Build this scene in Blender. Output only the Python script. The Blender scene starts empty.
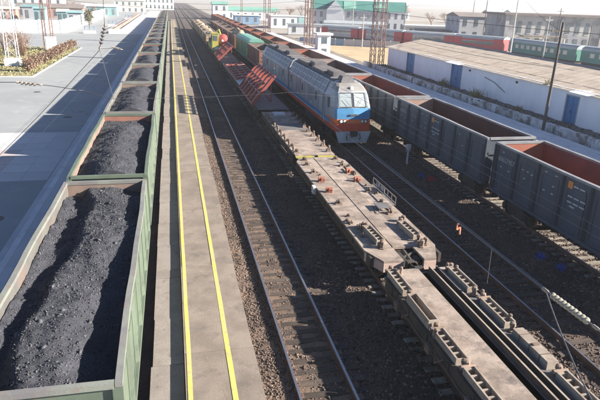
import bpy, math, random
import numpy as np
from mathutils import Vector, Matrix, noise
random.seed(7); np.random.seed(7)
S = bpy.context.scene
COL = S.collection
R = math.radians

# ------------------------------------------------------------------ camera
YAW, PITCH, ROLL, CAMH, LENS = 0.226575, 0.343401, 0.0333707, 10.5728, 560.772 / 600 * 36
cd = bpy.data.cameras.new('camera'); cam = bpy.data.objects.new('camera', cd); COL.objects.link(cam)
cd.sensor_fit = 'HORIZONTAL'; cd.sensor_width = 36; cd.lens = LENS; cd.clip_start = .1; cd.clip_end = 6000
_f = Vector((math.sin(YAW) * math.cos(PITCH), math.cos(YAW) * math.cos(PITCH), -math.sin(PITCH)))
_r = Vector((math.cos(YAW), -math.sin(YAW), 0)); _u = _r.cross(_f)
_r2 = _r * math.cos(ROLL) + _u * math.sin(ROLL); _u2 = _u * math.cos(ROLL) - _r * math.sin(ROLL)
mm = Matrix((_r2, _u2, -_f)).transposed().to_4x4(); mm.translation = (0, 0, CAMH)
cam.matrix_world = mm; S.camera = cam

# ------------------------------------------------------------------ sky, sun, exposure
SUN_DIR = Vector((-1, .35, -.462)).normalized()          # the way the light travels
elev = math.asin(-SUN_DIR.z); azim = math.atan2(-SUN_DIR.x, -SUN_DIR.y)
W = bpy.data.worlds.new('World'); S.world = W; W.use_nodes = True
nt = W.node_tree; bg = nt.nodes['Background']
sky = nt.nodes.new('ShaderNodeTexSky'); sky.sky_type = 'NISHITA'; sky.sun_disc = False
sky.sun_elevation = elev; sky.sun_rotation = azim; sky.air_density = .62; sky.dust_density = .2; sky.ozone_density = 4.0
nt.links.new(sky.outputs[0], bg.inputs[0]); bg.inputs[1].default_value = .05
sl = bpy.data.lights.new('sun', 'SUN'); sl.energy = 5.0; sl.angle = R(.5); sl.color = (1, .91, .78)
so = bpy.data.objects.new('sun', sl); COL.objects.link(so); so.rotation_euler = SUN_DIR.to_track_quat('-Z', 'Y').to_euler()
so.location = (60, -20, 60)
vs = S.view_settings; vs.view_transform = 'Standard'; vs.look = 'None'; vs.gamma = 1; vs.exposure = 1.86; vs.use_curve_mapping = False
S.render.engine = 'CYCLES'; S.cycles.use_denoising = True; S.cycles.max_bounces = 6; S.cycles.volume_bounces = 0

# ------------------------------------------------------------------ materials
MATS = {}
def mat(name, c, c2=None, scale=1.0, amt=.6, rough=.8, metal=0., bump=0., bscale=30., c3=None, s3=8., lo=.42, hi=.62,
        rand=0., grain=.25, gscale=40., attr=None, lo3=.55, hi3=.7, crack=None, spec=.5, stretch=None):
    m = bpy.data.materials.new(name); m.use_nodes = True; t = m.node_tree; N = t.nodes; Lk = t.links
    b = N['Principled BSDF']; b.inputs['Roughness'].default_value = rough; b.inputs['Metallic'].default_value = metal
    b.inputs['Specular IOR Level'].default_value = spec
    tc = N.new('ShaderNodeTexCoord'); vec = tc.outputs['Object']
    oi = N.new('ShaderNodeObjectInfo')
    ad = N.new('ShaderNodeVectorMath'); ad.operation = 'ADD'
    sc_ = N.new('ShaderNodeVectorMath'); sc_.operation = 'SCALE'; sc_.inputs['Scale'].default_value = 1
    cmb = N.new('ShaderNodeCombineXYZ'); mu = N.new('ShaderNodeMath'); mu.operation = 'MULTIPLY'; mu.inputs[1].default_value = 57.
    Lk.new(oi.outputs['Random'], mu.inputs[0]); Lk.new(mu.outputs[0], cmb.inputs[0]); Lk.new(mu.outputs[0], cmb.inputs[1])
    Lk.new(vec, ad.inputs[0]); Lk.new(cmb.outputs[0], ad.inputs[1]); vec = ad.outputs[0]
    if stretch:
        mp = N.new('ShaderNodeVectorMath'); mp.operation = 'MULTIPLY'; mp.inputs[1].default_value = stretch
        Lk.new(vec, mp.inputs[0]); vec = mp.outputs[0]
    def nz(s, d=6, r=.6):
        n = N.new('ShaderNodeTexNoise'); n.inputs['Scale'].default_value = s; n.inputs['Detail'].default_value = d
        n.inputs['Roughness'].default_value = r; Lk.new(vec, n.inputs['Vector']); return n.outputs['Fac']
    def mix(f, a, bb, mode='MIX'):
        x = N.new('ShaderNodeMix'); x.data_type = 'RGBA'; x.blend_type = mode
        for src, i in ((f, 0), (a, 6), (bb, 7)):
            if hasattr(src, 'links'): Lk.new(src, x.inputs[i])
            elif i == 0: x.inputs[0].default_value = src
            else: x.inputs[i].default_value = (*src, 1)
        return x.outputs[2]
    def ramp(f, a, bb, v0=0., v1=1.):
        x = N.new('ShaderNodeMapRange'); Lk.new(f, x.inputs[0]); x.inputs[1].default_value = a; x.inputs[2].default_value = bb
        x.inputs[3].default_value = v0; x.inputs[4].default_value = v1; x.clamp = True; return x.outputs[0]
    col = mix(ramp(nz(scale), lo, hi, 0, amt), c, c2 if c2 else tuple(v * .6 for v in c))
    if c3: col = mix(ramp(nz(s3, 8, .7), lo3, hi3, 0, .9), col, c3)
    if grain:
        g = ramp(nz(gscale, 4, .7), .25, .75, 1 - grain, 1 + grain); col = mix(1., col, g, 'MULTIPLY')
    if crack:
        vo = N.new('ShaderNodeTexVoronoi'); vo.feature = 'DISTANCE_TO_EDGE'; vo.inputs['Scale'].default_value = crack[0]; vo.inputs['Randomness'].default_value = 1
        wn = N.new('ShaderNodeTexNoise'); wn.inputs['Scale'].default_value = crack[0] * 2.5; wn.inputs['Detail'].default_value = 5; Lk.new(vec, wn.inputs['Vector'])
        va = N.new('ShaderNodeVectorMath'); va.operation = 'MULTIPLY_ADD'; va.inputs[1].default_value = (.5 / crack[0],) * 3; Lk.new(wn.outputs['Color'], va.inputs[0]); Lk.new(vec, va.inputs[2]); Lk.new(va.outputs[0], vo.inputs['Vector'])
        ck = ramp(vo.outputs['Distance'], 0, crack[1] * crack[0], 1, 0); gate = ramp(nz(crack[0] * .9, 3), .48, .6, 0, crack[2])
        mm_ = N.new('ShaderNodeMath'); mm_.operation = 'MULTIPLY'; Lk.new(ck, mm_.inputs[0]); Lk.new(gate, mm_.inputs[1]); col = mix(mm_.outputs[0], col, tuple(v * .35 for v in c))
    if rand:
        g = ramp(oi.outputs['Random'], 0, 1, 1 - rand, 1 + rand); col = mix(1., col, g, 'MULTIPLY')
    if attr:
        at = N.new('ShaderNodeAttribute'); at.attribute_name = attr; col = mix(1., col, at.outputs['Fac'], 'MULTIPLY')
    if hasattr(col, 'links'): Lk.new(col, b.inputs['Base Color'])
    if bump:
        bp = N.new('ShaderNodeBump'); bp.inputs['Strength'].default_value = 1.; bp.inputs['Distance'].default_value = bump
        Lk.new(nz(bscale, 5, .65), bp.inputs['Height']); Lk.new(bp.outputs[0], b.inputs['Normal'])
    rr = ramp(nz(gscale * .5, 3), .3, .7, max(0, rough - .1), min(1, rough + .12)); Lk.new(rr, b.inputs['Roughness'])
    MATS[name] = m; return m

mat('concrete', (.228, .190, .162), (.165, .137, .117), .8, .95, .9, bump=.006, bscale=18, c3=(.12, .105, .093), s3=1.7, lo3=.53, hi3=.72, gscale=25, rand=.09, crack=(.45, .012, .9))
mat('concrete_edge', (.25, .225, .205), (.19, .168, .15), .9, .8, .9, bump=.008, bscale=14, c3=(.13, .115, .1), s3=3, rand=.06)
mat('paver', (.47, .49, .53), (.40, .42, .46), .5, .6, .85, bump=.003, grain=.12, rand=.05)
mat('paver_dark', (.36, .38, .42), (.31, .33, .37), .5, .6, .85, bump=.003, grain=.12, rand=.05)
mat('pale_slab', (.60, .61, .64), (.52, .53, .56), .4, .7, .85, bump=.004, grain=.12, rand=.05, c3=(.4, .38, .36), s3=1.6)
mat('asphalt', (.272, .288, .298), (.228, .243, .255), .12, .8, .9, bump=.002, bscale=60, grain=.14, gscale=30, c3=(.34, .35, .355), s3=.5, crack=(.12, .05, .8))
mat('plaza_slab', (.48, .485, .50), (.40, .41, .43), .3, .7, .9, bump=.002, grain=.12, rand=.07)
mat('red_paint', (.40, .33, .33), (.44, .40, .40), .8, .8, .9, grain=.15)
mat('white_line', (.62, .63, .63), (.42, .44, .45), .6, .9, .85)
mat('yellow_paint', (.60, .47, .11), (.48, .39, .18), 1.2, .9, .8, c3=(.30, .26, .19), s3=4, grain=.25, lo3=.54, hi3=.68)
mat('ballast', (.085, .058, .046), (.045, .034, .030), .35, .9, .95, bump=.05, bscale=11, c3=(.040, .033, .031), s3=.7, lo3=.56, hi3=.7, grain=.5, gscale=22)  # oil-dark, with the shade between the tracks also put into the colour
mat('stone_dark', (.145, .10, .08), (.066, .050, .043), .5, .9, .95, attr='shade', grain=.25, c3=(.055, .047, .044), s3=.6, lo3=.58, hi3=.72)  # oily stones, darkened further to deepen the shade around them
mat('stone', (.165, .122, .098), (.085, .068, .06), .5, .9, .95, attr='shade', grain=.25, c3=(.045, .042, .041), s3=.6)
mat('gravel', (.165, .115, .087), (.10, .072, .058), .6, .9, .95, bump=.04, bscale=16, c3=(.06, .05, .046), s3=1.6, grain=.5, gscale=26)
mat('dirt', (.20, .175, .15), (.13, .11, .09), .2, .8, .95, bump=.03, bscale=6, c3=(.27, .25, .22), s3=1.2, grain=.35, gscale=12)
mat('dry_field', (.46, .34, .20), (.34, .26, .16), .1, .8, .95, c3=(.25, .2, .13), s3=.3, grain=.2, gscale=3)
mat('far_ground', (.30, .27, .24), (.22, .20, .17), .02, .8, .95, c3=(.38, .36, .33), s3=.05, grain=.2, gscale=.6)
mat('grass_soil', (.22, .21, .10), (.29, .25, .14), .35, .9, .95, grain=.3, gscale=9, c3=(.33, .29, .17), s3=1.1)
mat('grass_blade', (.17, .165, .07), (.27, .235, .12), .5, .9, .9, grain=.2, attr='shade')
mat('twig', (.22, .12, .075), (.13, .075, .05), 3, .8, .95, grain=.3)
mat('dry_leaf', (.26, .175, .125), (.18, .12, .09), 1.2, .9, .9, attr='shade', grain=.2)
mat('pine_leaf', (.035, .06, .03), (.06, .08, .04), 1.5, .9, .9, attr='shade', grain=.2)
mat('weed_leaf', (.17, .16, .07), (.26, .2, .1), 3, .9, .9, attr='shade', grain=.2)
mat('rail_side', (.12, .07, .05), (.18, .11, .08), 2, .8, .75, grain=.3)
mat('rail_top', (.42, .43, .46), (.34, .34, .36), 1.5, .5, .38, metal=.9, grain=0, stretch=(6, .05, 1))
mat('sleeper_wood', (.048, .037, .032), (.085, .065, .053), 2.5, .9, .95, bump=.006, bscale=20, grain=.35, rand=.35, stretch=(1, 8, 8))
mat('sleeper_concrete', (.23, .205, .18), (.13, .115, .1), 2, .9, .9, bump=.004, grain=.3, rand=.25)
mat('mint_paint', (.112, .146, .108), (.082, .104, .082), .9, .7, .55, c3=(.17, .115, .085), s3=3.0, lo3=.62, hi3=.72, grain=.12, rand=.05)
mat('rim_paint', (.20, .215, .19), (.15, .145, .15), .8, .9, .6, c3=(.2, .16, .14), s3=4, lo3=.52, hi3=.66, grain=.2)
mat('wagon_inside', (.118, .116, .110), (.085, .082, .078), .8, .8, .8, c3=(.17, .11, .09), s3=.7, lo3=.55, hi3=.62, grain=.2)
mat('rust_inside', (.21, .155, .13), (.145, .105, .088), 1.1, .8, .8, c3=(.28, .23, .2), s3=2, grain=.2)
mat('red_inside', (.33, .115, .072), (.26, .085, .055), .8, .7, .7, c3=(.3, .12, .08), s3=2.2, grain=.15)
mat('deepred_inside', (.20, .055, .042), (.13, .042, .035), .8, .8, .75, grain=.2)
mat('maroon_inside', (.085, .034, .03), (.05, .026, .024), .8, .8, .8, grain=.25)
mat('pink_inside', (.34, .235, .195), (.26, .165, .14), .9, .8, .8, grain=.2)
mat('slate_rib_shade', (.026, .033, .046), (.018, .022, .03), .8, .8, .6, grain=.15)  # wagon ribs: the slate darkened to paint in their shadow lines
mat('slate_paint', (.064, .080, .108), (.044, .056, .078), .5, .8, .5, c3=(.10, .085, .08), s3=1.0, lo3=.52, hi3=.72, grain=.15, stretch=(2.2, 2.2, .5))
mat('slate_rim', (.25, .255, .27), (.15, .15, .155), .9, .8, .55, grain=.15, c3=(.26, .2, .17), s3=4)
mat('brown_paint', (.22, .10, .075), (.14, .07, .055), .8, .9, .7, c3=(.3, .18, .13), s3=2.5, grain=.2)
mat('green_paint', (.07, .22, .125), (.05, .16, .095), .6, .7, .5, grain=.12, c3=(.16, .3, .2), s3=2)
mat('underframe', (.035, .032, .03), (.07, .055, .045), 1.5, .8, .75, grain=.3)
mat('wheel_steel', (.06, .05, .045), (.11, .08, .06), 3, .8, .6, metal=.3, grain=.2)
mat('coal', (.052, .055, .068), (.034, .036, .045), 1.8, .8, .85, bump=.018, bscale=20, grain=.5, gscale=34, c3=(.15, .15, .155), s3=20, lo3=.6, hi3=.68, spec=.2)
mat('coal_lump', (.075, .077, .088), (.045, .046, .054), 6, .7, .7, attr='shade', grain=.3, spec=.3)
mat('tan_load', (.36, .28, .19), (.25, .19, .13), .6, .8, .95, bump=.03, bscale=5)
mat('deck_tan', (.33, .27, .228), (.20, .16, .135), 1.3, .95, .8, c3=(.115, .095, .085), s3=1.5, lo3=.50, hi3=.66, grain=.25, gscale=18, bump=.004, rand=.12)
mat('deck_grey', (.135, .13, .135), (.09, .085, .09), .9, .8, .75, c3=(.2, .17, .145), s3=3, grain=.2)
mat('fitting', (.15, .115, .095), (.24, .17, .13), 3, .9, .8, grain=.3, rand=.25)
mat('fitting_red', (.32, .11, .07), (.2, .09, .06), 4, .9, .75, grain=.2)
mat('fitting_pale', (.31, .27, .225), (.22, .18, .15), 2.5, .8, .75, c3=(.22, .15, .11), s3=5, grain=.2)
mat('end_pink', (.48, .36, .32), (.36, .25, .22), 1.4, .8, .8, c3=(.28, .18, .15), s3=4)
mat('rack_red', (.30, .062, .045), (.22, .055, .045), .8, .8, .65, c3=(.33, .15, .12), s3=2.4, lo3=.6, hi3=.75, grain=.15)
mat('rack_pale', (.46, .33, .30), (.34, .19, .165), 1.2, .8, .7, grain=.15)
mat('loco_white', (.33, .35, .385), (.25, .27, .30), .5, .7, .4, c3=(.3, .28, .26), s3=1.8, lo3=.6, hi3=.8, grain=.06)
mat('loco_shutter', (.20, .22, .25), (.12, .13, .15), .8, .8, .45, grain=.1, rand=.12)
mat('loco_blue', (.085, .26, .47), (.06, .20, .38), .8, .7, .35, grain=.06)
mat('loco_red', (.62, .09, .04), (.48, .075, .04), .8, .7, .4, grain=.08, c3=(.3, .12, .08), s3=2.5)
mat('loco_orange', (.72, .17, .045), (.6, .14, .04), .8, .7, .4, grain=.08)
mat('loco_roof', (.27, .26, .25), (.19, .18, .17), .7, .8, .6, grain=.12, c3=(.25, .23, .22), s3=1.6)
mat('apron', (.56, .58, .58), (.42, .43, .43), .9, .8, .5, c3=(.25, .22, .2), s3=3)
mat('glass', (.10, .13, .15), (.07, .09, .11), .6, .6, .06, grain=0, spec=1.)
mat('windscreen', (.36, .41, .42), (.28, .33, .34), .4, .6, .10, grain=0, spec=1.)  # pale base colour stands for sky reflected in the glass
mat('lamp_glass', (.75, .74, .68), (.6, .6, .55), 5, .5, .15, grain=0)
mat('dark', (.02, .02, .022), (.035, .03, .03), 2, .6, .7)
mat('white_wall', (.88, .89, .90), (.78, .80, .83), .6, .8, .9, stretch=(1, 1, .3), c3=(.70, .70, .70), s3=.6, lo3=.6, hi3=.8, grain=.04, bump=.004)
mat('dock_wall', (.80, .80, .80), (.42, .41, .40), .6, .9, .95, c3=(.20, .18, .16), s3=.9, lo3=.50, hi3=.60, grain=.2, bump=.02, bscale=5)
mat('dock_top', (.16, .145, .13), (.09, .08, .07), .7, .9, .95, c3=(.3, .28, .26), s3=1.4, bump=.03, bscale=6, grain=.3)
mat('blue_door', (.045, .20, .42), (.035, .15, .33), 1, .8, .5, grain=.1)
mat('roof_sheet', (.34, .295, .255), (.26, .22, .19), .35, .9, .9, c3=(.43, .38, .33), s3=1.0, grain=.2, rand=.035)
mat('pole_dark', (.10, .085, .075), (.06, .05, .045), 2, .7, .8)
mat('pole_concrete', (.46, .45, .43), (.36, .35, .33), 1, .7, .9)
mat('mast_red', (.19, .10, .085), (.14, .085, .075), .8, .8, .7)
mat('mast_grey', (.52, .53, .55), (.4, .41, .43), 1, .7, .6)
mat('wire', (.05, .05, .055), None, 1, .3, .5, metal=.4)
mat('wire_pale', (.17, .165, .16), None, 1, .3, .45, metal=.5)
mat('porcelain', (.30, .285, .235), (.22, .205, .17), 8, .6, .25, grain=.1)
mat('porcelain_dark', (.11, .095, .085), (.17, .15, .13), 8, .6, .3, grain=.1)
mat('orange_tag', (.75, .27, .16), (.62, .2, .11), 5, .6, .6)
mat('blue_rag', (.015, .05, .26), (.01, .03, .16), 8, .6, .6)
mat('red_rag', (.45, .03, .05), (.3, .02, .03), 8, .6, .6)
mat('turquoise', (.22, .37, .38), (.17, .29, .30), .3, .7, .7)
mat('teal_roof', (.05, .19, .165), (.04, .15, .13), .2, .8, .6, grain=.1)
mat('teal_light', (.16, .35, .29), (.13, .29, .24), .2, .8, .6)
mat('brick_red', (.36, .22, .18), (.28, .17, .14), .3, .8, .85)
mat('cream', (.62, .58, .50), (.52, .48, .42), .2, .7, .9, grain=.08)
mat('house_white', (.66, .67, .68), (.55, .56, .58), .2, .7, .9, grain=.08)
mat('hall_wall', (.44, .43, .40), (.25, .26, .29), .09, .95, .9, c3=(.19, .19, .2), s3=.25, lo3=.5, hi3=.62, grain=.1)  # large blue-grey blotches paint the facade's shadow into the wall colour
mat('house_grey', (.40, .41, .44), (.32, .33, .36), .2, .7, .9, grain=.1)
mat('roof_dark', (.20, .17, .16), (.15, .13, .12), .3, .7, .85)
mat('blue_roof', (.16, .27, .42), (.13, .22, .34), .3, .7, .5)
mat('car_green', (.06, .22, .19), (.045, .16, .14), .3, .7, .45, grain=.06)
mat('car_roof', (.34, .38, .40), (.26, .29, .31), .3, .7, .6)
mat('car_grey', (.42, .44, .47), (.35, .37, .40), .3, .7, .45)
mat('car_red', (.48, .05, .06), (.38, .045, .05), .3, .7, .45)
mat('yellow_machine', (.40, .37, .07), (.31, .28, .07), .6, .7, .5, grain=.12)
mat('red_drum', (.38, .07, .06), (.28, .06, .055), .8, .7, .5, grain=.12)
mat('marking', (.44, .45, .46), (.30, .31, .32), 8, .8, .8, grain=.1)
mat('emblem_orange', (.7, .25, .05), None, 8, .5, .7)
mat('hill', (.20, .19, .18), (.14, .13, .13), .004, .8, 1, grain=.1, gscale=.05)

# ------------------------------------------------------------------ mesh builder
class MB:
    def __init__(s): s.v = []; s.f = []; s.m = []
    def add(s, vs_, fs, mi=0):
        n = len(s.v); s.v += [tuple(p) for p in vs_]
        for k, f in enumerate(fs):
            s.f.append(tuple(n + i for i in f)); s.m.append(mi[k] if isinstance(mi, (tuple, list)) else mi)
        return s
    def box(s, x0, x1, y0, y1, z0, z1, mi=0):
        return s.add([(x0, y0, z0), (x1, y0, z0), (x1, y1, z0), (x0, y1, z0), (x0, y0, z1), (x1, y0, z1), (x1, y1, z1), (x0, y1, z1)],
                     [(0, 4, 7, 3), (1, 2, 6, 5), (0, 1, 5, 4), (2, 3, 7, 6), (0, 3, 2, 1), (4, 5, 6, 7)], mi)   # -x +x -y +y -z +z
    def bar(s, p, q, w, h, up=(0, 0, 1), mi=0):
        p, q = Vector(p), Vector(q); d = (q - p).normalized(); a = d.cross(Vector(up))
        if a.length < 1e-4: a = d.cross(Vector((1, 0, 0)))
        a.normalize(); b = a.cross(d); a *= w / 2; b *= h / 2
        return s.add([p - a - b, p + a - b, p + a + b, p - a + b, q - a - b, q + a - b, q + a + b, q - a + b],
                     [(0, 3, 2, 1), (4, 5, 6, 7), (0, 1, 5, 4), (1, 2, 6, 5), (2, 3, 7, 6), (3, 0, 4, 7)], mi)
    def tube(s, p, q, r, n=8, r2=None, mi=0, cap=True):
        p, q = Vector(p), Vector(q); d = (q - p).normalized(); a = d.cross(Vector((0, 0, 1)))
        if a.length < 1e-4: a = Vector((1, 0, 0))
        a.normalize(); b = d.cross(a); r2 = r if r2 is None else r2
        ring = [(a * math.cos(2 * math.pi * i / n) + b * math.sin(2 * math.pi * i / n)) for i in range(n)]
        fs = [(i, (i + 1) % n, n + (i + 1) % n, n + i) for i in range(n)]
        if cap: fs += [tuple(range(n))[::-1], tuple(range(n, 2 * n))]
        return s.add([p + k * r for k in ring] + [q + k * r2 for k in ring], fs, mi)
    def path(s, pts, r, n=6, mi=0):
        for a, b in zip(pts, pts[1:]): s.tube(a, b, r, n, mi=mi)
        return s
    def lathe(s, prof, o, ax, n=16, mi=0):                # prof: (radius, offset along ax)
        o, ax = Vector(o), Vector(ax).normalized(); a = ax.cross(Vector((0, 0, 1)))
        if a.length < 1e-4: a = Vector((1, 0, 0))
        a.normalize(); b = ax.cross(a); vs_ = []
        for r, t in prof:
            for i in range(n):
                c = 2 * math.pi * i / n; vs_.append(o + ax * t + (a * math.cos(c) + b * math.sin(c)) * r)
        fs = [(k * n + i, k * n + (i + 1) % n, (k + 1) * n + (i + 1) % n, (k + 1) * n + i) for k in range(len(prof) - 1) for i in range(n)]
        fs += [tuple(range(n))[::-1], tuple(range((len(prof) - 1) * n, len(prof) * n))]
        return s.add(vs_, fs, mi)
    def prism(s, poly, axis, a0, a1, mi=0):               # poly in the plane across axis, extruded along it
        n = len(poly)
        def P(u, v, a): return {'x': (a, u, v), 'y': (u, a, v), 'z': (u, v, a)}[axis]
        return s.add([P(u, v, a0) for u, v in poly] + [P(u, v, a1) for u, v in poly],
                     [(i, (i + 1) % n, n + (i + 1) % n, n + i) for i in range(n)] + [tuple(range(n))[::-1], tuple(range(n, 2 * n))], mi)
    def mesh(s, name, mats, smooth=False):
        me = bpy.data.meshes.new(name); me.from_pydata(s.v, [], s.f)
        for m_ in ([mats] if isinstance(mats, str) else mats): me.materials.append(MATS[m_])
        if any(s.m): me.polygons.foreach_set('material_index', s.m)
        if smooth: me.polygons.foreach_set('use_smooth', [True] * len(s.f))
        me.update(); return me
    def build(s, name, mats, parent=None, loc=(0, 0, 0), smooth=False):
        return link(name, s.mesh(name, mats, smooth), parent, loc)
def link(name, data, parent=None, loc=(0, 0, 0), rz=0):
    o = bpy.data.objects.new(name, data); COL.objects.link(o); o.parent = parent; o.location = loc
    if rz: o.rotation_euler.z = rz
    return o
def tag(o, label=None, cat=None, group=None, kind=None):
    for k, v in (('label', label), ('category', cat), ('group', group), ('kind', kind)):
        if v: o[k] = v
    return o
def thing(name, label, cat, loc=(0, 0, 0), rz=0, group=None):
    return tag(link(name, None, None, loc, rz), label, cat, group)
def copy_tree(o, parent=None):
    c = o.copy(); COL.objects.link(c); c.parent = parent
    for ch in o.children: copy_tree(ch, c)
    return c
def place(proto, used, loc, rz=0, label=None, group=None):
    o = proto if not used else copy_tree(proto)
    o.location = loc; o.rotation_euler.z = rz; tag(o, label, None, group); return o
def clone_part(name, me, parent, loc=(0, 0, 0), rz=0): return link(name, me, parent, loc, rz)
def scatter(name, material, P, sc, base='stone', parent=None, shade=(.5, 1.6), flat=1.):
    """one joined mesh of many small pieces"""
    P = np.asarray(P, float); n = len(P)
    if base == 'stone':
        bv = np.array([(-1, -1, -1), (1, -1, -1), (1, 1, -1), (-1, 1, -1), (-.7, -.7, .8), (.8, -.6, .7), (.6, .7, .9), (-.7, .6, .7)], float) * .5
        bf = np.array([(0, 4, 7, 3), (1, 2, 6, 5), (0, 1, 5, 4), (2, 3, 7, 6), (0, 3, 2, 1), (4, 5, 6, 7)])
    elif base == 'straw':
        bv = np.array([(-.05, 0, 0), (.05, 0, 0), (.015, .1, 1), (-.015, .1, 1)], float); bf = np.array([(0, 1, 2, 3)])
    else:
        bv = np.array([(-.5, 0, 0), (.5, 0, 0), (.3, 0, 1), (-.3, 0, 1)], float); bf = np.array([(0, 1, 2, 3)])
    k = len(bv); V = np.repeat(bv[None], n, 0)
    if base == 'stone': V = V + np.random.uniform(-.18, .18, V.shape)
    S_ = np.asarray(sc, float); S_ = S_[:, None] * (np.random.uniform(.65, 1.3, (n, 3)) if base == 'stone' else np.ones((n, 3)))
    S_[:, 2] *= flat; V *= S_[:, None, :]
    q = np.random.normal(size=(n, 4))
    if base in ('blade', 'straw'): q[:, 1:3] *= .35; q[:, 0] = np.random.normal(size=n); q[:, 3] = np.random.normal(size=n)
    q /= np.linalg.norm(q, axis=1)[:, None]; w, x, y, z = q.T
    M = np.stack([1 - 2 * (y * y + z * z), 2 * (x * y - z * w), 2 * (x * z + y * w), 2 * (x * y + z * w), 1 - 2 * (x * x + z * z), 2 * (y * z - x * w),
                  2 * (x * z - y * w), 2 * (y * z + x * w), 1 - 2 * (x * x + y * y)], 1).reshape(n, 3, 3)
    V = np.einsum('nij,nkj->nki', M, V) + P[:, None, :]
    F = (bf[None] + (np.arange(n) * k)[:, None, None]).reshape(-1, 4)
    me = bpy.data.meshes.new(name); me.vertices.add(n * k); me.vertices.foreach_set('co', V.ravel())
    me.loops.add(F.size); me.loops.foreach_set('vertex_index', F.ravel().astype(np.int32))
    me.polygons.add(len(F)); me.polygons.foreach_set('loop_start', np.arange(len(F), dtype=np.int32) * 4)
    at = me.attributes.new('shade', 'FLOAT', 'POINT')
    at.data.foreach_set('value', np.repeat(np.random.uniform(shade[0], shade[1], n) ** 1.5, k).astype(np.float32))
    me.materials.append(MATS[material]); me.update(calc_edges=True); me.validate()
    o = link(name, me, parent); return o
def text_mesh(txt, size, name='marking', material='marking'):
    c = bpy.data.curves.new(name, 'FONT'); c.body = txt; c.size = size; c.align_x = 'CENTER'; c.align_y = 'CENTER'; c.extrude = .003; c.resolution_u = 2
    o = bpy.data.objects.new(name, c); COL.objects.link(o); bpy.context.view_layer.update()
    me = bpy.data.meshes.new_from_object(o.evaluated_get(bpy.context.evaluated_depsgraph_get()))
    bpy.data.objects.remove(o); me.materials.clear(); me.materials.append(MATS[material]); return me
ORD = ['nearest', 'second', 'third', 'fourth', 'fifth', 'sixth', 'seventh', 'eighth', 'ninth', 'tenth', 'eleventh', 'twelfth', 'thirteenth',
       'fourteenth', 'fifteenth', 'sixteenth', 'seventeenth', 'eighteenth', 'nineteenth', 'twentieth', 'twenty-first', 'twenty-second', 'twenty-third', 'twenty-fourth']
def nth(i): return ORD[i]

# ------------------------------------------------------------------ ground, ballast, platforms
TA, TB, TC, TD, TE = -2.85, 3.92, 8.62, 13.4, 18.25
def sheet(name, x0, x1, y0, y1, z, material, nx=1, ny=1, amp=0., f=1., kind='structure'):
    m = MB(); vs_ = []
    for j in range(ny + 1):
        for i in range(nx + 1):
            x, y = x0 + (x1 - x0) * i / nx, y0 + (y1 - y0) * j / ny
            vs_.append((x, y, z + (amp * noise.fractal(Vector((x * f, y * f, 3.3)), 1., 2., 4) if amp else 0)))
    m.add(vs_, [(j * (nx + 1) + i, j * (nx + 1) + i + 1, (j + 1) * (nx + 1) + i + 1, (j + 1) * (nx + 1) + i) for j in range(ny) for i in range(nx)])
    return tag(m.build(name, material, smooth=amp > 0), kind=kind)
sheet('ground', -2500, 2500, -60, 4500, -.60, 'far_ground')
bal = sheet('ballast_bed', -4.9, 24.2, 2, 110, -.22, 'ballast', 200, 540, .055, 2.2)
sheet('ballast_far', -4.9, 24.2, 110, 900, -.24, 'ballast')
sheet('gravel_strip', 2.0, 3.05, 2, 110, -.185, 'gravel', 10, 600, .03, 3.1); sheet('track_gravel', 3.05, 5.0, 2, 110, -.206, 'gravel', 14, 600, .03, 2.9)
n = 80000
yy = 8 + 52 * np.random.rand(n) ** 1.5; xx = np.random.uniform(2.1, 22.5, n)
keep = np.ones(n, bool)
for c in (TB, TC, TD, TE):
    for s_ in (-.795, .795): keep &= np.abs(xx - c - s_) > .09
xx, yy = xx[keep], yy[keep]
scz = np.random.uniform(.03, .075, len(xx))
zz = np.array([-.215 + .055 * noise.fractal(Vector((x * 2.2, y * 2.2, 3.3)), 1., 2., 4) for x, y in zip(xx, yy)])
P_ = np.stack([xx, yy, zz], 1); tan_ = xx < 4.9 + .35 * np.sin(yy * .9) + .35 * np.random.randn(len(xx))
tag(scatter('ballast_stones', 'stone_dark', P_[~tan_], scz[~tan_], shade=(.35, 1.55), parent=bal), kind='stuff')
n = 9000; yy = 8 + 45 * np.random.rand(n) ** 1.4; xx = 2.1 + 1.1 * np.random.rand(n)
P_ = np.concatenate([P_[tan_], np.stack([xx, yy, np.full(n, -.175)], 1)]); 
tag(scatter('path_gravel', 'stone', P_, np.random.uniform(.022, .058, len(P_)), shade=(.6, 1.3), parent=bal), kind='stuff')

def rail_mesh(y0, y1):
    m = MB()
    for x0, x1, z0, z1 in ((-.075, .075, -.18, -.165), (-.012, .012, -.165, -.045), (-.037, .037, -.045, 0)):
        m.box(x0, x1, y0, y1, z0, z1, (0, 0, 0, 0, 0, 1 if z1 == 0 else 0))
    return m.mesh('rail', ['rail_side', 'rail_top'])
RAIL = rail_mesh(-4, 900)
def sleeper_mesh(material):
    m = MB(); m.prism([(-1.37, -.36), (1.37, -.36), (1.36, -.2), (1.33, -.181), (-1.33, -.181), (-1.36, -.2)], 'y', -.125, .125)
    for s_ in (-.795, .795):
        m.box(s_ - .16, s_ + .16, -.09, .09, -.181, -.168, 1)
        for d in (-.11, .11): m.tube((s_ + d, 0, -.17), (s_ + d, 0, -.125), .022, 6, mi=1)
    return m.mesh('sleeper', [material, 'rail_side'])
SLW, SLC = sleeper_mesh('sleeper_wood'), sleeper_mesh('sleeper_concrete')
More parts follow.
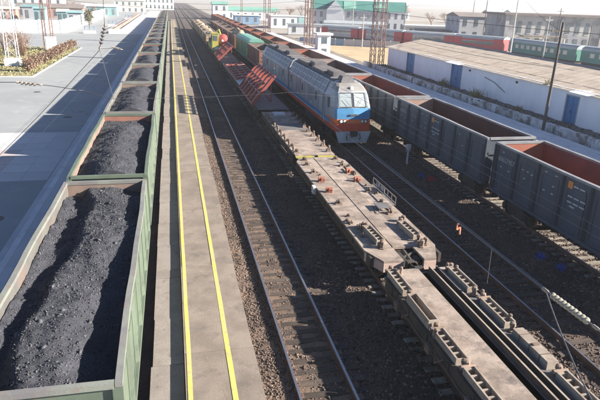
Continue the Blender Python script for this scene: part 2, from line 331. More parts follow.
def track(cx, sm, label, n0=8., n1=80.):
    t = thing('railway_track', label, 'railway track', (cx, 0, 0), 0, 'railway tracks of the yard')
    for s_ in (-.795, .795): clone_part('rail', RAIL, t, (s_, 0, 0))
    y = n0
    while y < n1:
        o = clone_part('sleeper', sm, t, (random.uniform(-.03, .03), y, random.uniform(-.012, .008)), random.uniform(-.012, .012)); y += .545
    m = MB()
    while y < 330: m.box(-1.36, 1.36, y - .125, y + .125, -.36, -.19); y += .545
    tag(m.build('sleeper_row', 'sleeper_wood', t), kind='stuff')
track(TA, SLW, 'railway track under the coal train', 60, 62)
track(TB, SLW, 'empty railway track beside the narrow platform with yellow lines')
track(TC, SLC, 'railway track under the tan container flatcars')
track(TD, SLW, 'railway track in front of the blue and red locomotive')
track(TE, SLC, 'railway track under the slate grey open wagons', 8, 100)

# narrow middle platform: slabs, ledge and yellow lines
pl = tag(link('platform', None), kind='structure')
y = 3.
k = 0
while y < 260:
    L = random.choice((5.4, 6.0, 6.0, 6.6)) if y < 130 else 20
    e = 2.12 + random.uniform(-.05, .07)
    m = MB(); m.box(-.03, e, y, y + L - .016, -.45, .2 + random.uniform(-.006, .006)); m.build('slab', 'concrete', pl)
    y += L
y = 3.
while y < 260:
    L = random.uniform(2.6, 3.3) if y < 100 else 20
    dx = random.uniform(-.03, .03)
    m = MB(); m.box(-1.0 + dx, -.06, y, y + L - .02, -.5, .0 + random.uniform(-.012, .012)); m.build('edge_slab', 'concrete_edge', pl)
    y += L
for x0, w in ((.03, .135), (1.23, .15)):
    m = MB(); y = 3.; 
    ys = [3 + 1.0 * i for i in range(258)]
    vs_ = []
    for yv in ys:
        j = .012 * noise.noise(Vector((x0 * 9, yv * .35, 0))); vs_ += [(x0 + j, yv, .2115), (x0 + w + j + .01 * noise.noise(Vector((x0, yv * .8, 5))), yv, .2115)]
    m.add(vs_, [(2 * i, 2 * i + 1, 2 * i + 3, 2 * i + 2) for i in range(len(ys) - 1)])
    m.build('painted_line', 'yellow_paint', pl)

# left plaza / passenger platform
sheet('plaza', -60, -7.38, -20, 166, .2, 'asphalt')
sheet('plaza_base', -60, -4.95, -20, 420, .06, 'asphalt')
ed = tag(link('platform_edging', None), kind='structure')
SLAB = [MB().box(x0 + .006, x1 - .006, .006, 1.994, -.5 if i == 0 else .0, z).mesh('paving_slab', mm_)
        for i, (x0, x1, z, mm_) in enumerate(((-4.95, -6.62, .22, 'pale_slab'), (-6.62, -6.95, .224, 'paver_dark'), (-6.95, -7.2, .22, 'paver'), (-7.2, -7.38, .215, 'paver_dark')))
        ] if False else []
for i, (x1, x0, z, mm_) in enumerate(((-4.95, -6.45, .22, 'pale_slab'), (-6.45, -6.82, .226, 'paver'), (-6.82, -7.12, .220, 'pale_slab'), (-7.12, -7.38, .214, 'paver'))):
    me = MB().box(x0 + .006, x1 - .006, .007, 1.993, -.5, z).mesh('paving_slab', mm_)
    for j in range(40): clone_part('paving_slab', me, ed, (0, 12 + 2 * j, random.uniform(-.004, .004)))
    MB().box(x0 + .006, x1 - .006, 92, 420, -.5, z).build('paving_slab', mm_, ed)
    MB().box(x0 + .006, x1 - .006, -10, 11.99, -.5, z).build('paving_slab', mm_, ed)
cw = tag(link('paved_crossing', None), kind='structure')
me = MB().box(.008, 1.49, .008, 1.76, -.1, .212).mesh('paving_slab', 'plaza_slab')
red = MB().box(.008, 1.49, .008, 1.76, -.1, .212).mesh('paving_slab', 'red_paint')
for i in range(26):
    for j in range(7):
        rp = i in (2, 3) and j in (1, 2, 3)
        clone_part('paving_slab', red if rp else me, cw, (-7.42 - 1.5 * (i + 1), 33.5 + 1.8 * j, random.uniform(-.003, .003)))
for i, x in enumerate((-11.3, -10.12)):
    for (a, b) in ((46.15, 120), (14, 33.4)):
        MB().add([(x, a, .2045), (x + .05, a, .2045), (x + .05, b, .2045), (x, b, .2045)], [(0, 1, 2, 3)]).build('painted_line', 'white_line', tag(link('plaza_marking', None), kind='structure'))

mat('asphalt_patch', (.235, .245, .25), (.19, .2, .205), .5, .8, .9, grain=.18, gscale=30)
rq = random.Random(4)
for k in range(11):
    x_, y_ = rq.uniform(-26, -9), rq.uniform(18, 120) if k % 2 else rq.uniform(50, 100); w_, l_ = rq.uniform(.5, 2.2), rq.uniform(1.0, 5)
    if 30 < y_ + l_ and y_ < 47: continue
    pts_ = [(x_ + w_ * c_ + rq.uniform(-.08, .08), y_ + l_ * d_ + rq.uniform(-.1, .1), .2045) for c_, d_ in ((0, 0), (.5, 0), (1, 0), (1, .5), (1, 1), (.5, 1), (0, 1), (0, .5))]
    tag(MB().add(pts_, [tuple(range(8))]).build('asphalt_repair', 'asphalt_patch'), kind='structure')
for k, (x_, y_) in enumerate(((-9.2, 52), (-14.5, 66), (-8.6, 27.5))):
    tag(MB().lathe([(.36, 0), (.36, .012), (.3, .016), (.28, .010)], (x_, y_, .2), (0, 0, 1), 20).build('manhole_cover', 'wheel_steel'), 'round iron manhole cover in the plaza, %s' % ('in the train shadow', 'in the sun', 'nearest the camera')[k], 'manhole cover', 'manhole covers')
# ------------------------------------------------------------------ wagons
WHEEL = MB().lathe([(.10, -.10), (.16, -.09), (.18, -.03), (.40, -.03), (.44, -.065), (.475, -.065), (.475, .05), (.51, .055), (.51, .085), (.42, .085), (.40, .0), (.17, .0), (.14, .06)], (0, 0, 0), (1, 0, 0), 20).mesh('wheel', 'wheel_steel')
mb = MB()
for s_ in (-1, 1):
    mb.prism([(-1.25, .40), (-1.25, .62), (-.75, .70), (-.45, .84), (.45, .84), (.75, .70), (1.25, .62), (1.25, .40), (.85, .42), (.45, .26), (-.45, .26), (-.85, .42)], 'x', s_ * 1.02 - .09, s_ * 1.02 + .09)
    for d in (-.925, .925): mb.lathe([(.14, 0), (.14, .12), (.09, .14)], (s_ * 1.1, d, .475), (s_, 0, 0), 10)
    for d in (-.2, 0, .2): mb.tube((s_ * 1.02, d, .40), (s_ * 1.02, d, .72), .08, 8, mi=0)
mb.box(-1.1, 1.1, -.22, .22, .55, .86)
for d in (-.925, .925): mb.tube((-.75, d, .475), (.75, d, .475), .08, 8)
BOGIE = mb.mesh('bogie', 'underframe')
COUPLER = MB().box(-.11, .11, 0, .33, .93, 1.17).box(-.2, .12, .33, .56, .9, 1.2).box(.10, .22, .33, .5, .95, 1.15).mesh('coupler', 'underframe')
def running_gear(t, L, bx, wheels=True):
    for yb in (-bx, bx):
        b = clone_part('bogie', BOGIE, t, (0, yb, 0))
        if wheels:
            for s_ in (-1, 1):
                for d in (-.925, .925): clone_part('wheel', WHEEL, b, (s_ * .80, d, .475), 0 if s_ > 0 else math.pi)
    clone_part('coupler', COUPLER, t, (0, L / 2 - .12, 0)); clone_part('coupler', COUPLER, t, (0, -L / 2 + .12, 0), math.pi)

def gondola(name, label, group, top, W_, L, m_out, m_rim, m_in, m_end, m_floor='dark', ribs=7, wheels=True, sag=0., m_rib=None, rw=.17):
    t = thing(name, label, 'open wagon', group=group); hw = W_ / 2; z0 = 1.18
    MB().box(-.28, .28, -L / 2 + .1, L / 2 - .1, .82, 1.08).box(-hw + .1, hw - .1, -L / 2 + .05, L / 2 - .05, 1.08, z0).build('underframe', 'underframe', t)
    MB().box(-hw + .12, hw - .12, -L / 2 + .1, L / 2 - .1, z0, z0 + .05).build('floor', m_floor, t)
    for s_ in (-1, 1):
        m = MB(); a, b = sorted((s_ * (hw - .10), s_ * (hw - .16)))
        ny = 26; vs_ = []                                     # plate a little dented along its length
        for j in range(ny + 1):
            yv = -L / 2 + .06 + (L - .12) * j / ny
            d = .035 * noise.noise(Vector((yv * .7, s_ * 3., top))) * (1 if 0 < j < ny else 0)
            for (xv, zv) in ((a, z0), (b, z0), (b + d * .5, (z0 + top) / 2), (b + d, top - .1), (a + d, top - .1), (a + d * .5, (z0 + top) / 2)): vs_.append((xv, yv, zv))
        fs, ms = [], []
        for j in range(ny):
            for c in range(6):
                fs.append((j * 6 + c, (j + 1) * 6 + c, (j + 1) * 6 + (c + 1) % 6, j * 6 + (c + 1) % 6)); inner = (c in (1, 2)) if s_ < 0 else (c in (4, 5)); ms.append(1 if inner else 0)
        m.add(vs_, fs, ms); m.build('side_wall', [m_out, m_in], t)
        rim = MB(); n_ = 14; vs_ = []
        for j in range(n_ + 1):
            yv = -L / 2 + L * j / n_; d = sag * noise.noise(Vector((yv * .45, s_ * 7., top + W_)))
            for xv, zv in ((s_ * (hw - .02 - rw), top - .11), (s_ * (hw - .02), top - .11), (s_ * (hw - .02), top), (s_ * (hw - .02 - rw), top)): vs_.append((xv + d, yv, zv + d * .3))
        fs = [(j * 4 + c, (j + 1) * 4 + c, (j + 1) * 4 + (c + 1) % 4, j * 4 + (c + 1) % 4) for j in range(n_) for c in range(4)] + [(3, 2, 1, 0), (n_ * 4, n_ * 4 + 1, n_ * 4 + 2, n_ * 4 + 3)]
        rim.add(vs_, fs); rim.build('top_rail', m_rim, t)
        MB().box(*sorted((s_ * (hw - .10), s_ * (hw - .0))), -L / 2 + .04, L / 2 - .04, z0 - .14, z0 + .02).build('side_sill', m_out, t)
        if ribs:
            rb = MB(); x0, x1 = s_ * (hw - .10), s_ * hw
            rb.add([(x0, -.13, z0 + .02), (x1, -.07, z0 + .02), (x1, .07, z0 + .02), (x0, .13, z0 + .02), (x0, -.10, top - .11), (x1 - s_ * .025, -.05, top - .11), (x1 - s_ * .025, .05, top - .11), (x0, .10, top - .11)],
                   [(0, 1, 5, 4), (1, 2, 6, 5), (2, 3, 7, 6), (4, 5, 6, 7), (0, 3, 2, 1)])
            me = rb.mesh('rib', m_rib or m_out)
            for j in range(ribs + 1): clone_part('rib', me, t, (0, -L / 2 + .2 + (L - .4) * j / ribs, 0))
            x0, x1 = sorted((s_ * (hw - .105), s_ * (hw - .075))); hinge = MB()
            hinge.box(x0, x1, -.62, .62, z0 + .10, z0 + .16).box(x0, x1, -.62, .62, top - .55, top - .50).box(x0, x1, -.62, -.56, z0 + .15, top - .54).box(x0, x1, .56, .62, z0 + .15, top - .54)
            hm_ = hinge.mesh('hatch_frame', m_out)
            for j in range(ribs): clone_part('hatch_frame', hm_, t, (0, -L / 2 + .2 + (L - .4) * (j + .5) / ribs, 0))
    for s_ in (-1, 1):
        y0, y1 = sorted((s_ * (L / 2 - .10), s_ * (L / 2 - .04)))
        m = MB(); m.box(-hw + .16, hw - .16, y0, y1, z0, top - .1, (0, 0, 1 if s_ > 0 else 0, 1 if s_ < 0 else 0, 0, 0)).build('end_wall', [m_out, m_end], t)
        m = MB(); m.box(-hw + .02 + rw + .005, hw - .02 - rw - .005, *sorted((s_ * (L / 2 - .12), s_ * (L / 2 + .02))), top - .12, top + .01); m.build('end_rail', m_rim, t)
        m = MB()
        for zz_ in (1.7, 2.3, 2.85): m.box(-hw + .17, hw - .17, *sorted((s_ * (L / 2 - .04), s_ * (L / 2 + .05))), zz_ - .07, zz_ + .07)
        for xx_ in (-hw + .1, hw - .1): m.box(xx_ - .1, xx_ + .1, *sorted((s_ * (L / 2 - .04), s_ * (L / 2 + .03))), z0 - .1, top - .12)
        m.build('end_brace', m_out, t)
    running_gear(t, L + .9, L / 2 - 2.1, wheels)
    return t

# coal train ---------------------------------------------------------
GA = 'coal wagons of the left train'
PA = 13.92; mat('coral_inside', (.27, .125, .095), (.20, .095, .075), .8, .8, .8, c3=(.2, .13, .11), s3=2.2, grain=.2)
protoA = gondola('coal_wagon', 'x', GA, 3.4, 3.26, 13.24, 'mint_paint', 'rim_paint', 'wagon_inside', 'rust_inside', sag=.05, rw=.145)
protoA2 = gondola('coal_wagon', 'x', GA, 3.4, 3.26, 13.24, 'mint_paint', 'mint_paint', 'rust_inside', 'coral_inside', sag=.05, rw=.145)
def heap(i, yc, fine, lumps):
    sd = i * 11.7; nx, ny = (54, 236) if fine else (22, 70)
    hw, hl = 1.44, 6.5; vs_ = []
    def st(e0, e1, q): q = max(0, min(1, (q - e0) / (e1 - e0))); return q * q * (3 - 2 * q)
    for j in range(ny + 1):
        for k in range(nx + 1):
            x, y = -hw + 2 * hw * k / nx, -hl + 2 * hl * j / ny
            u, v = x / hw, y / hl
            if i == 0:
                cx = .0 + .24 * math.sin(y * .5 + .4) + .10 * math.sin(y * 1.7)
                zr = 2.72 + .46 * st(-5.5, 1.5, y) - .2 * st(4.5, 6.5, y)
                h = 2.86 + .38 * st(cx - .78, cx - .36, x) - (3.24 - zr) * st(cx + .25, 1.35, x) + .24 * (1 - st(-1.44, -.95, x)) * (.45 + .55 * st(0, -3, y)) + .06 * math.sin(y * 1.3) - .16 * st(4.8, 6.5, y)
            else:
                wv = .16 * math.sin(y * 1.1 + sd); fx = .15 * math.sin(sd + y * .5)
                h = 2.95 + (.48 + wv * .5) * math.exp(-((x - .05 - fx) / 1.05) ** 2) * (1 - st(2.5, 6.4, y) * (.75 + .2 * math.sin(sd * 5))) + .25 * st(-3, -6, y) * (1 - abs(u) ** 2) - .12 * st(.9, 1.44, x)
            h += .10 * noise.fractal(Vector((x * 1.1, y * 1.1, sd)), 1., 2.1, 3) + (.028 if fine else .05) * noise.fractal(Vector((x * 5, y * 5, sd + 9)), .8, 2.2, 4)
            vs_.append((x, y, h))
    m = MB(); w_ = nx + 1
    m.add(vs_, [(j * w_ + k, j * w_ + k + 1, (j + 1) * w_ + k + 1, (j + 1) * w_ + k) for j in range(ny) for k in range(nx)])
    # skirt down to the floor so that the heap is a closed mass
    rim = [k for k in range(w_)] + [j * w_ + nx for j in range(1, ny + 1)] + [ny * w_ + k for k in range(nx - 1, -1, -1)] + [j * w_ for j in range(ny - 1, 0, -1)]
    m.add([(vs_[r][0], vs_[r][1], vs_[r][2]) for r in rim] + [(vs_[r][0], vs_[r][1], 1.235) for r in rim],
          [(a, (a + 1) % len(rim), len(rim) + (a + 1) % len(rim), len(rim) + a) for a in range(len(rim))] + [tuple(range(len(rim), 2 * len(rim)))])
    o = m.build('coal_heap', 'coal', None, (TA, yc, 0), smooth=True)
    tag(o, 'load of black coal in the %s coal wagon from the camera' % nth(i) if i else 'load of black coal in the nearest coal wagon at lower left', 'coal heap', 'coal loads of the left train')
    if lumps:
        V = np.array(vs_).reshape(ny + 1, nx + 1, 3); a = np.random.randint(1, ny, lumps); b = np.random.randint(1, nx, lumps)
        P = V[a, b] + np.random.uniform(-.03, .03, (lumps, 3)) * (1, 1, .2)
        s_ = .010 + .035 * np.random.rand(lumps) ** 6; s_[:int(lumps * .003)] = np.random.uniform(.05, .11, int(lumps * .003))
        tag(scatter('coal_lumps', 'coal_lump', P, s_, parent=o, shade=(.6, 1.4)), kind='stuff')
for i in range(20):
    yc = 9.62 + 6.62 + PA * i
    src = protoA2 if i in (1, 5, 9, 12, 15) else protoA
    first = (i == 0) or (i == 1)
    o = place(src, not first, (TA, yc, 0), 0, ('%s open wagon from the camera in the coal train' % nth(i)) if i else 'open wagon full of coal nearest the camera, at lower left', GA)
    heap(i, yc, i < 3, (26000, 12000, 4000, 1500, 800)[i] if i < 5 else 0)

# slate gondolas on the right ------------------------------------------
GE = 'open wagons of the right train'
protoE = gondola('open_wagon', 'x', GE, 3.73, 3.05, 13.1, 'slate_paint', 'slate_rim', 'deepred_inside', 'red_inside', 'maroon_inside', ribs=7, sag=.02, m_rib='slate_rib_shade')
protoE2 = gondola('open_wagon', 'x', GE, 3.73, 3.05, 13.1, 'slate_paint', 'slate_rim', 'maroon_inside', 'pink_inside', 'maroon_inside', ribs=7, sag=.03, m_rib='slate_rib_shade')
protoE3 = gondola('open_wagon', 'x', GE, 3.73, 3.05, 13.1, 'brown_paint', 'brown_paint', 'rust_inside', 'red_inside', 'maroon_inside', ribs=7)
NUM = text_mesh('60657957', .37); NUM2 = text_mesh('60583321', .32)
DASH = MB().box(0, .004, -.16, .16, -.035, .035).mesh('marking', 'marking'); DASHS = MB().box(0, .004, -.08, .08, -.03, .03).mesh('marking', 'marking')
EMB = MB().box(0, .004, -.15, .15, -.16, .16).mesh('emblem', 'emblem_orange')
usedE = {}
for i in range(17):
    y_far = 26.35 + 13.97 * (i - 0); yc = y_far - 6.55
    src = protoE if i in (0, 2) else (protoE2 if i in (1, 3) else protoE3)
    lab = ['slate grey open wagon with orange-red far end wall, nearest at right', 'slate grey open wagon with dark maroon inside, between the nearest one and the locomotive',
           'third slate grey open wagon of the right train, beside the locomotive cab', 'fourth open wagon of the right train, beside the locomotive body']
    lb = lab[i] if i < 4 else '%s open wagon from the camera in the right train, rusty brown' % nth(i)
    o = place(src, src.name in usedE, (TE, yc, 0), 0, lb, GE); usedE[src.name] = 1
    if i < 3:
        x = -1.525 + .066
        def put(me, yv, zv, text=False):
            c = clone_part('marking', me, o, (x, yv, zv))
            if text: c.rotation_euler = (R(90), 0, R(-90))
            return c
        pitch = (13.1 - .4) / 7; yb = lambda j: 6.55 - .2 - pitch * (j + .5)
        put(NUM if i != 1 else NUM2, yb(0), 3.05 - .1, True)
        for dy, zv, me in ((.35, 3.35, DASHS), (.4, 2.55, DASHS), (-.35, 2.5, DASHS)): put(me, yb(0) + dy, zv, False)
        for dy, zv in ((.3, 2.95), (-.1, 2.95), (-.45, 2.9), (.1, 2.55)): put(DASHS, yb(1) + dy, zv)
        for dy, zv in ((.35, 3.38), (-.4, 3.38), (-.3, 2.85), (.3, 2.5), (-.3, 2.5)): put(DASHS, yb(2) + dy, zv)
        e = put(EMB, yb(3) + .42, 3.3); e.name = 'emblem'
        for dy, zv in ((.05, 3.3), (-.35, 3.3), (.3, 2.8), (-.1, 2.8), (-.5, 2.8), (.3, 2.55), (-.1, 2.55), (-.5, 2.55), (.1, 2.38)): put(DASH, yb(3) + dy, zv)
        for dy, zv in ((.3, 3.2), (-.2, 2.6)): put(DASHS, yb(5) + dy, zv)

# ------------------------------------------------------------------ container flatcars
GC = 'flatcars of the middle train'
def knob(m, x, y, z, r=.07, h=.2, mi=0):
    m.lathe([(r * 1.3, 0), (r * 1.3, .04), (r * .75, .05), (r * .75, h * .6), (r, h * .65), (r * .9, h), (r * .4, h + .02)], (x, y, z), (0, 0, 1), 8, mi)
def m_lock():
    m = MB(); m.box(-.16, .16, -.14, .14, 0, .05); knob(m, -.06, .0, .05, .06, .15); m.box(.04, .13, -.12, .12, .05, .17); m.prism([(-.12, .05), (.12, .05), (.05, .26), (-.05, .26)], 'x', .02, .05); return m.mesh('container_lock', 'fitting')
def m_lock_red():
    m = MB(); m.box(-.17, .17, -.15, .15, 0, .06); m.tube((-.17, 0, .16), (.17, 0, .16), .11, 10); m.box(-.03, .03, -.15, .15, .06, .24); return m.mesh('container_lock', 'fitting_red')
def m_ladder():
    m = MB()
    for s_ in (-.16, .16): m.box(s_ - .025, s_ + .025, -.75, .75, .0, .24)
    for j in range(6): yv = -.72 + .288 * j; m.box(-.135, .135, yv - .025, yv + .025, .0, .2)
    knob(m, -.02, -.92, 0, .1, .3, 1); knob(m, .02, .92, 0, .1, .3, 1); m.tube((-.22, .82, .18), (.22, .82, .18), .07, 8, mi=1)
    return m.mesh('fold_down_stop', ['fitting_pale', 'fitting'])
def m_box():
    m = MB(); m.box(-.17, .17, -.85, .85, 0, .26)
    for yv in (-.5, 0, .5): m.box(-.178, .178, yv - .02, yv + .02, .02, .268, 1)
    m.box(-.1, .1, -.1, .02, .262, .30, 1); return m.mesh('stop_box', ['fitting_pale', 'fitting'])
LOCK, LOCKR, LADDER, SBOX = m_lock(), m_lock_red(), m_ladder(), m_box()
def flat_base(label, y0, y1, deck='deck_tan', hw=1.48, zt=1.30, low=0.):
    L = y1 - y0; t = thing('flatcar', label, 'flatcar', (TC + low * .6, (y0 + y1) / 2, -low), 0, GC)
    MB().box(-.3, .3, -L / 2 + .2, L / 2 - .2, .72, 1.2).build('centre_sill', 'underframe', t)
    for s_ in (-1, 1):
        x0, x1 = sorted((s_ * (hw - .12), s_ * hw))
        m = MB().box(x0, x1, -L / 2 + .5, L / 2 - .5, zt - .42, zt - .03)
        for j in range(9): yv = -L / 2 + 1.2 + (L - 2.4) * j / 8; m.box(*sorted((s_ * hw, s_ * (hw + .03))), yv - .05, yv + .05, zt - .4, zt - .06); m.tube((s_ * (hw - .05), yv, zt - .42), (s_ * .3, yv, .78), .035, 5)
        m.build('side_sill', 'underframe', t)
    running_gear(t, L + .6, L / 2 - 2.2)
    for o in t.children:
        if o.name.split('.')[0] in ('bogie', 'coupler'): o.location.z += low
    return t, L
# nearest car: split deck with long beams
t, L = flat_base('nearest container flatcar with long beams and ladder-like stops at lower right', 3.6, 17.55, low=.12)
h = L / 2
MB().box(-1.02, -.02, -h, h, 1.22, 1.315).build('deck_plate', 'deck_tan', t)
MB().box(-1.44, -1.03, -h + .3, h - .3, 1.10, 1.24).build('side_deck', 'deck_grey', t)
MB().box(.00, .375, -h + .1, h - .1, 1.12, 1.20).build('gutter_plate', 'deck_grey', t)
for x in (.38, .66): MB().box(x, x + .06, -h + .1, h - .1, 1.06, 1.42, (1, 1, 1, 1, 1, 0)).build('beam', ['fitting_pale', 'underframe'], t)  # pale tops, dark sides: lit tops and shaded flanks put into the colour
MB().box(.442, .658, -h + .1, h - .1, 1.0, 1.06).build('groove_floor', 'dark', t)  # dark colour stands for the shade down between the beams
MB().box(.78, 1.46, -h + .2, h - .2, 1.14, 1.27).build('side_deck', 'deck_grey', t)
MB().box(.78, 1.46, 5.1, h - .02, 1.272, 1.30).build('end_plate', 'deck_tan', t)
for yv in (-6.0, -4.2, .1, 2.0): clone_part('fold_down_stop', LADDER, t, (-1.2, yv, 1.245))
for yv in (6.2,): clone_part('fold_down_stop', LADDER, t, (-1.18, yv - .3, 1.25)); clone_part('fold_down_stop', LADDER, t, (1.12, yv - .5, 1.30))
for yv in (3.45, -.55, -3.6): clone_part('fold_down_stop', LADDER, t, (1.18, yv, 1.275))
for yv in (1.45, -5.6): clone_part('stop_box', SBOX, t, (1.18, yv, 1.275))
m = MB()
for a_, b_ in (((-.17, -.13), (-.85, .85)), ((.13, .17), (-.85, .85)), ((-.13, .13), (-.85, -.81)), ((-.13, .13), (.81, .85))): m.box(*a_, *b_, 0, .34)
m.box(-.13, .13, -.81, .81, 0, .03, 1); TRAY = m.mesh('open_stop_box', ['fitting_pale', 'fitting'])
for yv in (4.0, -2.05): clone_part('open_stop_box', TRAY, t, (-1.22, yv - .1, 1.245))
for x, yv in ((-.86, h - .4), (1.0, h - .35), (1.3, h - .5), (1.36, 3.0), (1.3, 4.6), (-1.36, 2.6)):
    m = MB(); knob(m, 0, 0, 0, .07, .32); m.build('pin', 'fitting', t, (x, yv, 1.30 if abs(x) < 1.2 else 1.25))
m = MB(); m.path([(-1.5, -h + .4 + .9 * q, .95 + .08 * math.sin(q * 2.1)) for q in range(15)], .03, 6); m.build('brake_pipe', 'wheel_steel', t)
for q in range(5):
    m = MB(); y_ = -h + 1.2 + 2.5 * q; m.path([(-1.5, y_, 1.12), (-1.62, y_ + .15, .95), (-1.58, y_ + .35, .78), (-1.5, y_ + .5, .9)], .022, 6); m.box(-1.62, -1.5, y_ + .7, y_ + 1.0, .8, 1.08); m.build('lever', 'fitting', t)
# second car: broad tan deck with chamfered ends
t, L = flat_base('tan container flatcar with chamfered end and pinkish end faces, second from camera', 18.25, 33.2, hw=1.50, zt=1.36, low=.17); h = L / 2
for a, b, c in ((-1.55, -.32, 0), (-.30, .52, 1), (.54, 1.55, 2)):
    n_ = 5; ys = [-h + (L) * j / n_ for j in range(n_ + 1)]
    for j in range(n_):
        y0, y1 = ys[j] + .008, ys[j + 1] - .008; m = MB()
        zt = 1.375 if c != 1 else 1.395
        if j == 0 and c == 0: m.prism([(a, y0 + 1.1), (a + .42, y0), (b, y0), (b, y1), (a, y1)], 'z', 1.28, zt)
        elif j == 0 and c == 2: m.prism([(a, y0), (b - .5, y0), (b, y0 + 1.2), (b, y1), (a, y1)], 'z', 1.28, zt)
        elif j == 0 and c == 1: m.box(a, b, y0 + 1.2, y1, 1.28, zt)
        elif j == n_ - 1 and c == 0: m.prism([(a, y0), (b, y0), (b, y1), (a + .3, y1), (a, y1 - .8)], 'z', 1.28, zt)
        elif j == n_ - 1 and c == 2: m.prism([(a, y0), (b, y0), (b, y1 - .8), (b - .3, y1), (a, y1)], 'z', 1.28, zt)
        else: m.box(a, b, y0, y1, 1.28, zt)
        m.build('deck_plate', 'deck_tan', t)
MB().prism([(-1.13, -h - .01), (-.32, -h - .01), (-.32, -h + .1), (-1.08, -h + .1)], 'z', .92, 1.277).build('end_face', 'end_pink', t)
MB().prism([(.54, -h - .01), (1.05, -h - .01), (1.55, -h + 1.19), (1.45, -h + 1.19), (1.0, -h + .1), (.54, -h + .1)], 'z', .92, 1.277).build('end_face', 'end_pink', t)
MB().prism([(-1.55, -h + 1.1), (-1.14, -h - .005), (-1.08, -h + .1), (-1.45, -h + 1.1)], 'z', .92, 1.277).build('end_face', 'end_pink', t)
gear = MB(); gear.box(-.3, .5, -h + .1, -h + 1.2, .95, 1.0); gear.tube((-.25, -h + .5, 1.15), (.5, -h + .9, 1.22), .09, 8); gear.tube((.1, -h + .15, 1.1), (.1, -h + 1.1, 1.2), .12, 8); gear.box(-.28, -.1, -h + .3, -h + .9, 1.0, 1.3); gear.box(.3, .48, -h + .25, -h + .6, 1.0, 1.25)
gear.build('draft_gear', 'underframe', t)
for x, ys in ((-1.05, (-4.2, -1.0, .8, 2.6, 4.2, 5.8, 6.9)), (.98, (-2.6, .6, 2.4, 4.0, 5.4, 6.9))):
    for k, yv in enumerate(ys): clone_part('container_lock', LOCKR if k in (2, 3) else LOCK, t, (x + random.uniform(-.06, .06), yv, 1.377), random.uniform(-.2, .2))
for x, yv in ((-.75, -5.2), (.98, -4.9)): clone_part('fold_down_stop', LADDER, t, (x, yv, 1.377), .05)
for x, yv in ((-.86, -4.2), (-.78, -6.3), (.9, -6.4), (1.15, -6.2), (1.18, -3.7)):
    m = MB(); knob(m, 0, 0, 0, .11, .3); m.box(-.14, .14, .1, .2, 0, .2); m.build('pin', 'fitting', t, (x, yv, 1.377))
MB().box(.5, 1.15, -2.35, -1.6, 1.55, 1.58).box(.55, .6, -2.3, -2.25, 1.377, 1.55).box(1.05, 1.1, -1.7, -1.65, 1.377, 1.55).box(1.05, 1.1, -2.3, -2.25, 1.377, 1.55).build('hatch_lid', 'deck_grey', t)
m = MB(); 
for z_ in (1.42, 1.72): m.bar((1.72, -1.4, z_), (1.72, 1.9, z_), .04, .04)
for j in range(7): m.bar((1.72, -1.4 + .55 * j, 1.32), (1.72, -1.4 + .55 * j, 1.72), .03, .03)
m.box(1.55, 1.74, -1.4, 1.9, 1.30, 1.33); m.build('side_step', 'deck_grey', t)
MB().box(1.735, 1.75, .2, 1.2, 1.36, 1.7).build('step_plate', 'apron', t)
m = MB(); m.box(-1.72, -1.56, 1.6, 2.0, 1.0, 1.4); m.build('brake_plate', 'apron', t)
for k in range(22):
    x_ = random.choice((-1, 1)) * random.uniform(.75, 1.4); y_ = random.uniform(-5.5, 6.8); o = clone_part('container_lock', LOCK, t, (x_, y_, 1.378), random.uniform(-.6, .6)); q_ = random.uniform(.35, .8); o.scale = (q_, q_ * 1.2, q_)
for k in range(5):
    m = MB(); x_, y_ = random.uniform(-1.2, 1.2), random.uniform(-4, 6.5); m.bar((x_, y_, 1.402), (x_ + random.uniform(-.3, .3), y_ + random.uniform(.5, 1.3), 1.402), .05, .04); m.build('loose_bar', 'fitting', t)
# third car: many paired locks
t, L = flat_base('narrow tan flatcar with two rows of paired locks, beside the locomotive', 33.75, 48.2, hw=1.35, zt=1.30, low=.1); h = L / 2
for j in range(6):
    y0 = -h + L * j / 6 + .008; y1 = -h + L * (j + 1) / 6 - .008
    MB().box(-1.3, 1.3, y0, y1, 1.26, 1.335 if j != 1 else 1.345).build('deck_plate', 'deck_tan' if j not in (3,) else 'deck_grey', t)
for s_ in (-1, 1):
    for j in range(9):
        clone_part('container_lock', LOCK, t, (s_ * 1.08, -h + .7 + j * 1.45, 1.345), 0 if s_ < 0 else math.pi)
        m = None
PIN = MB(); knob(PIN, 0, 0, 0, .09, .30); PIN = PIN.mesh('pin', 'fitting')
for s_ in (-1, 1):
    for j in range(9): clone_part('pin', PIN, t, (s_ * 1.2, -h + .7 + j * 1.45 + .38, 1.345))
MB().box(-.45, .5, 5.2, 6.4, 1.35, 1.50).build('hatch_lid', 'mast_grey', t)
MB().box(-1.3, 1.3, -h - .25, -h - .02, 1.2, 1.27).build('end_platform', 'yellow_machine', t)
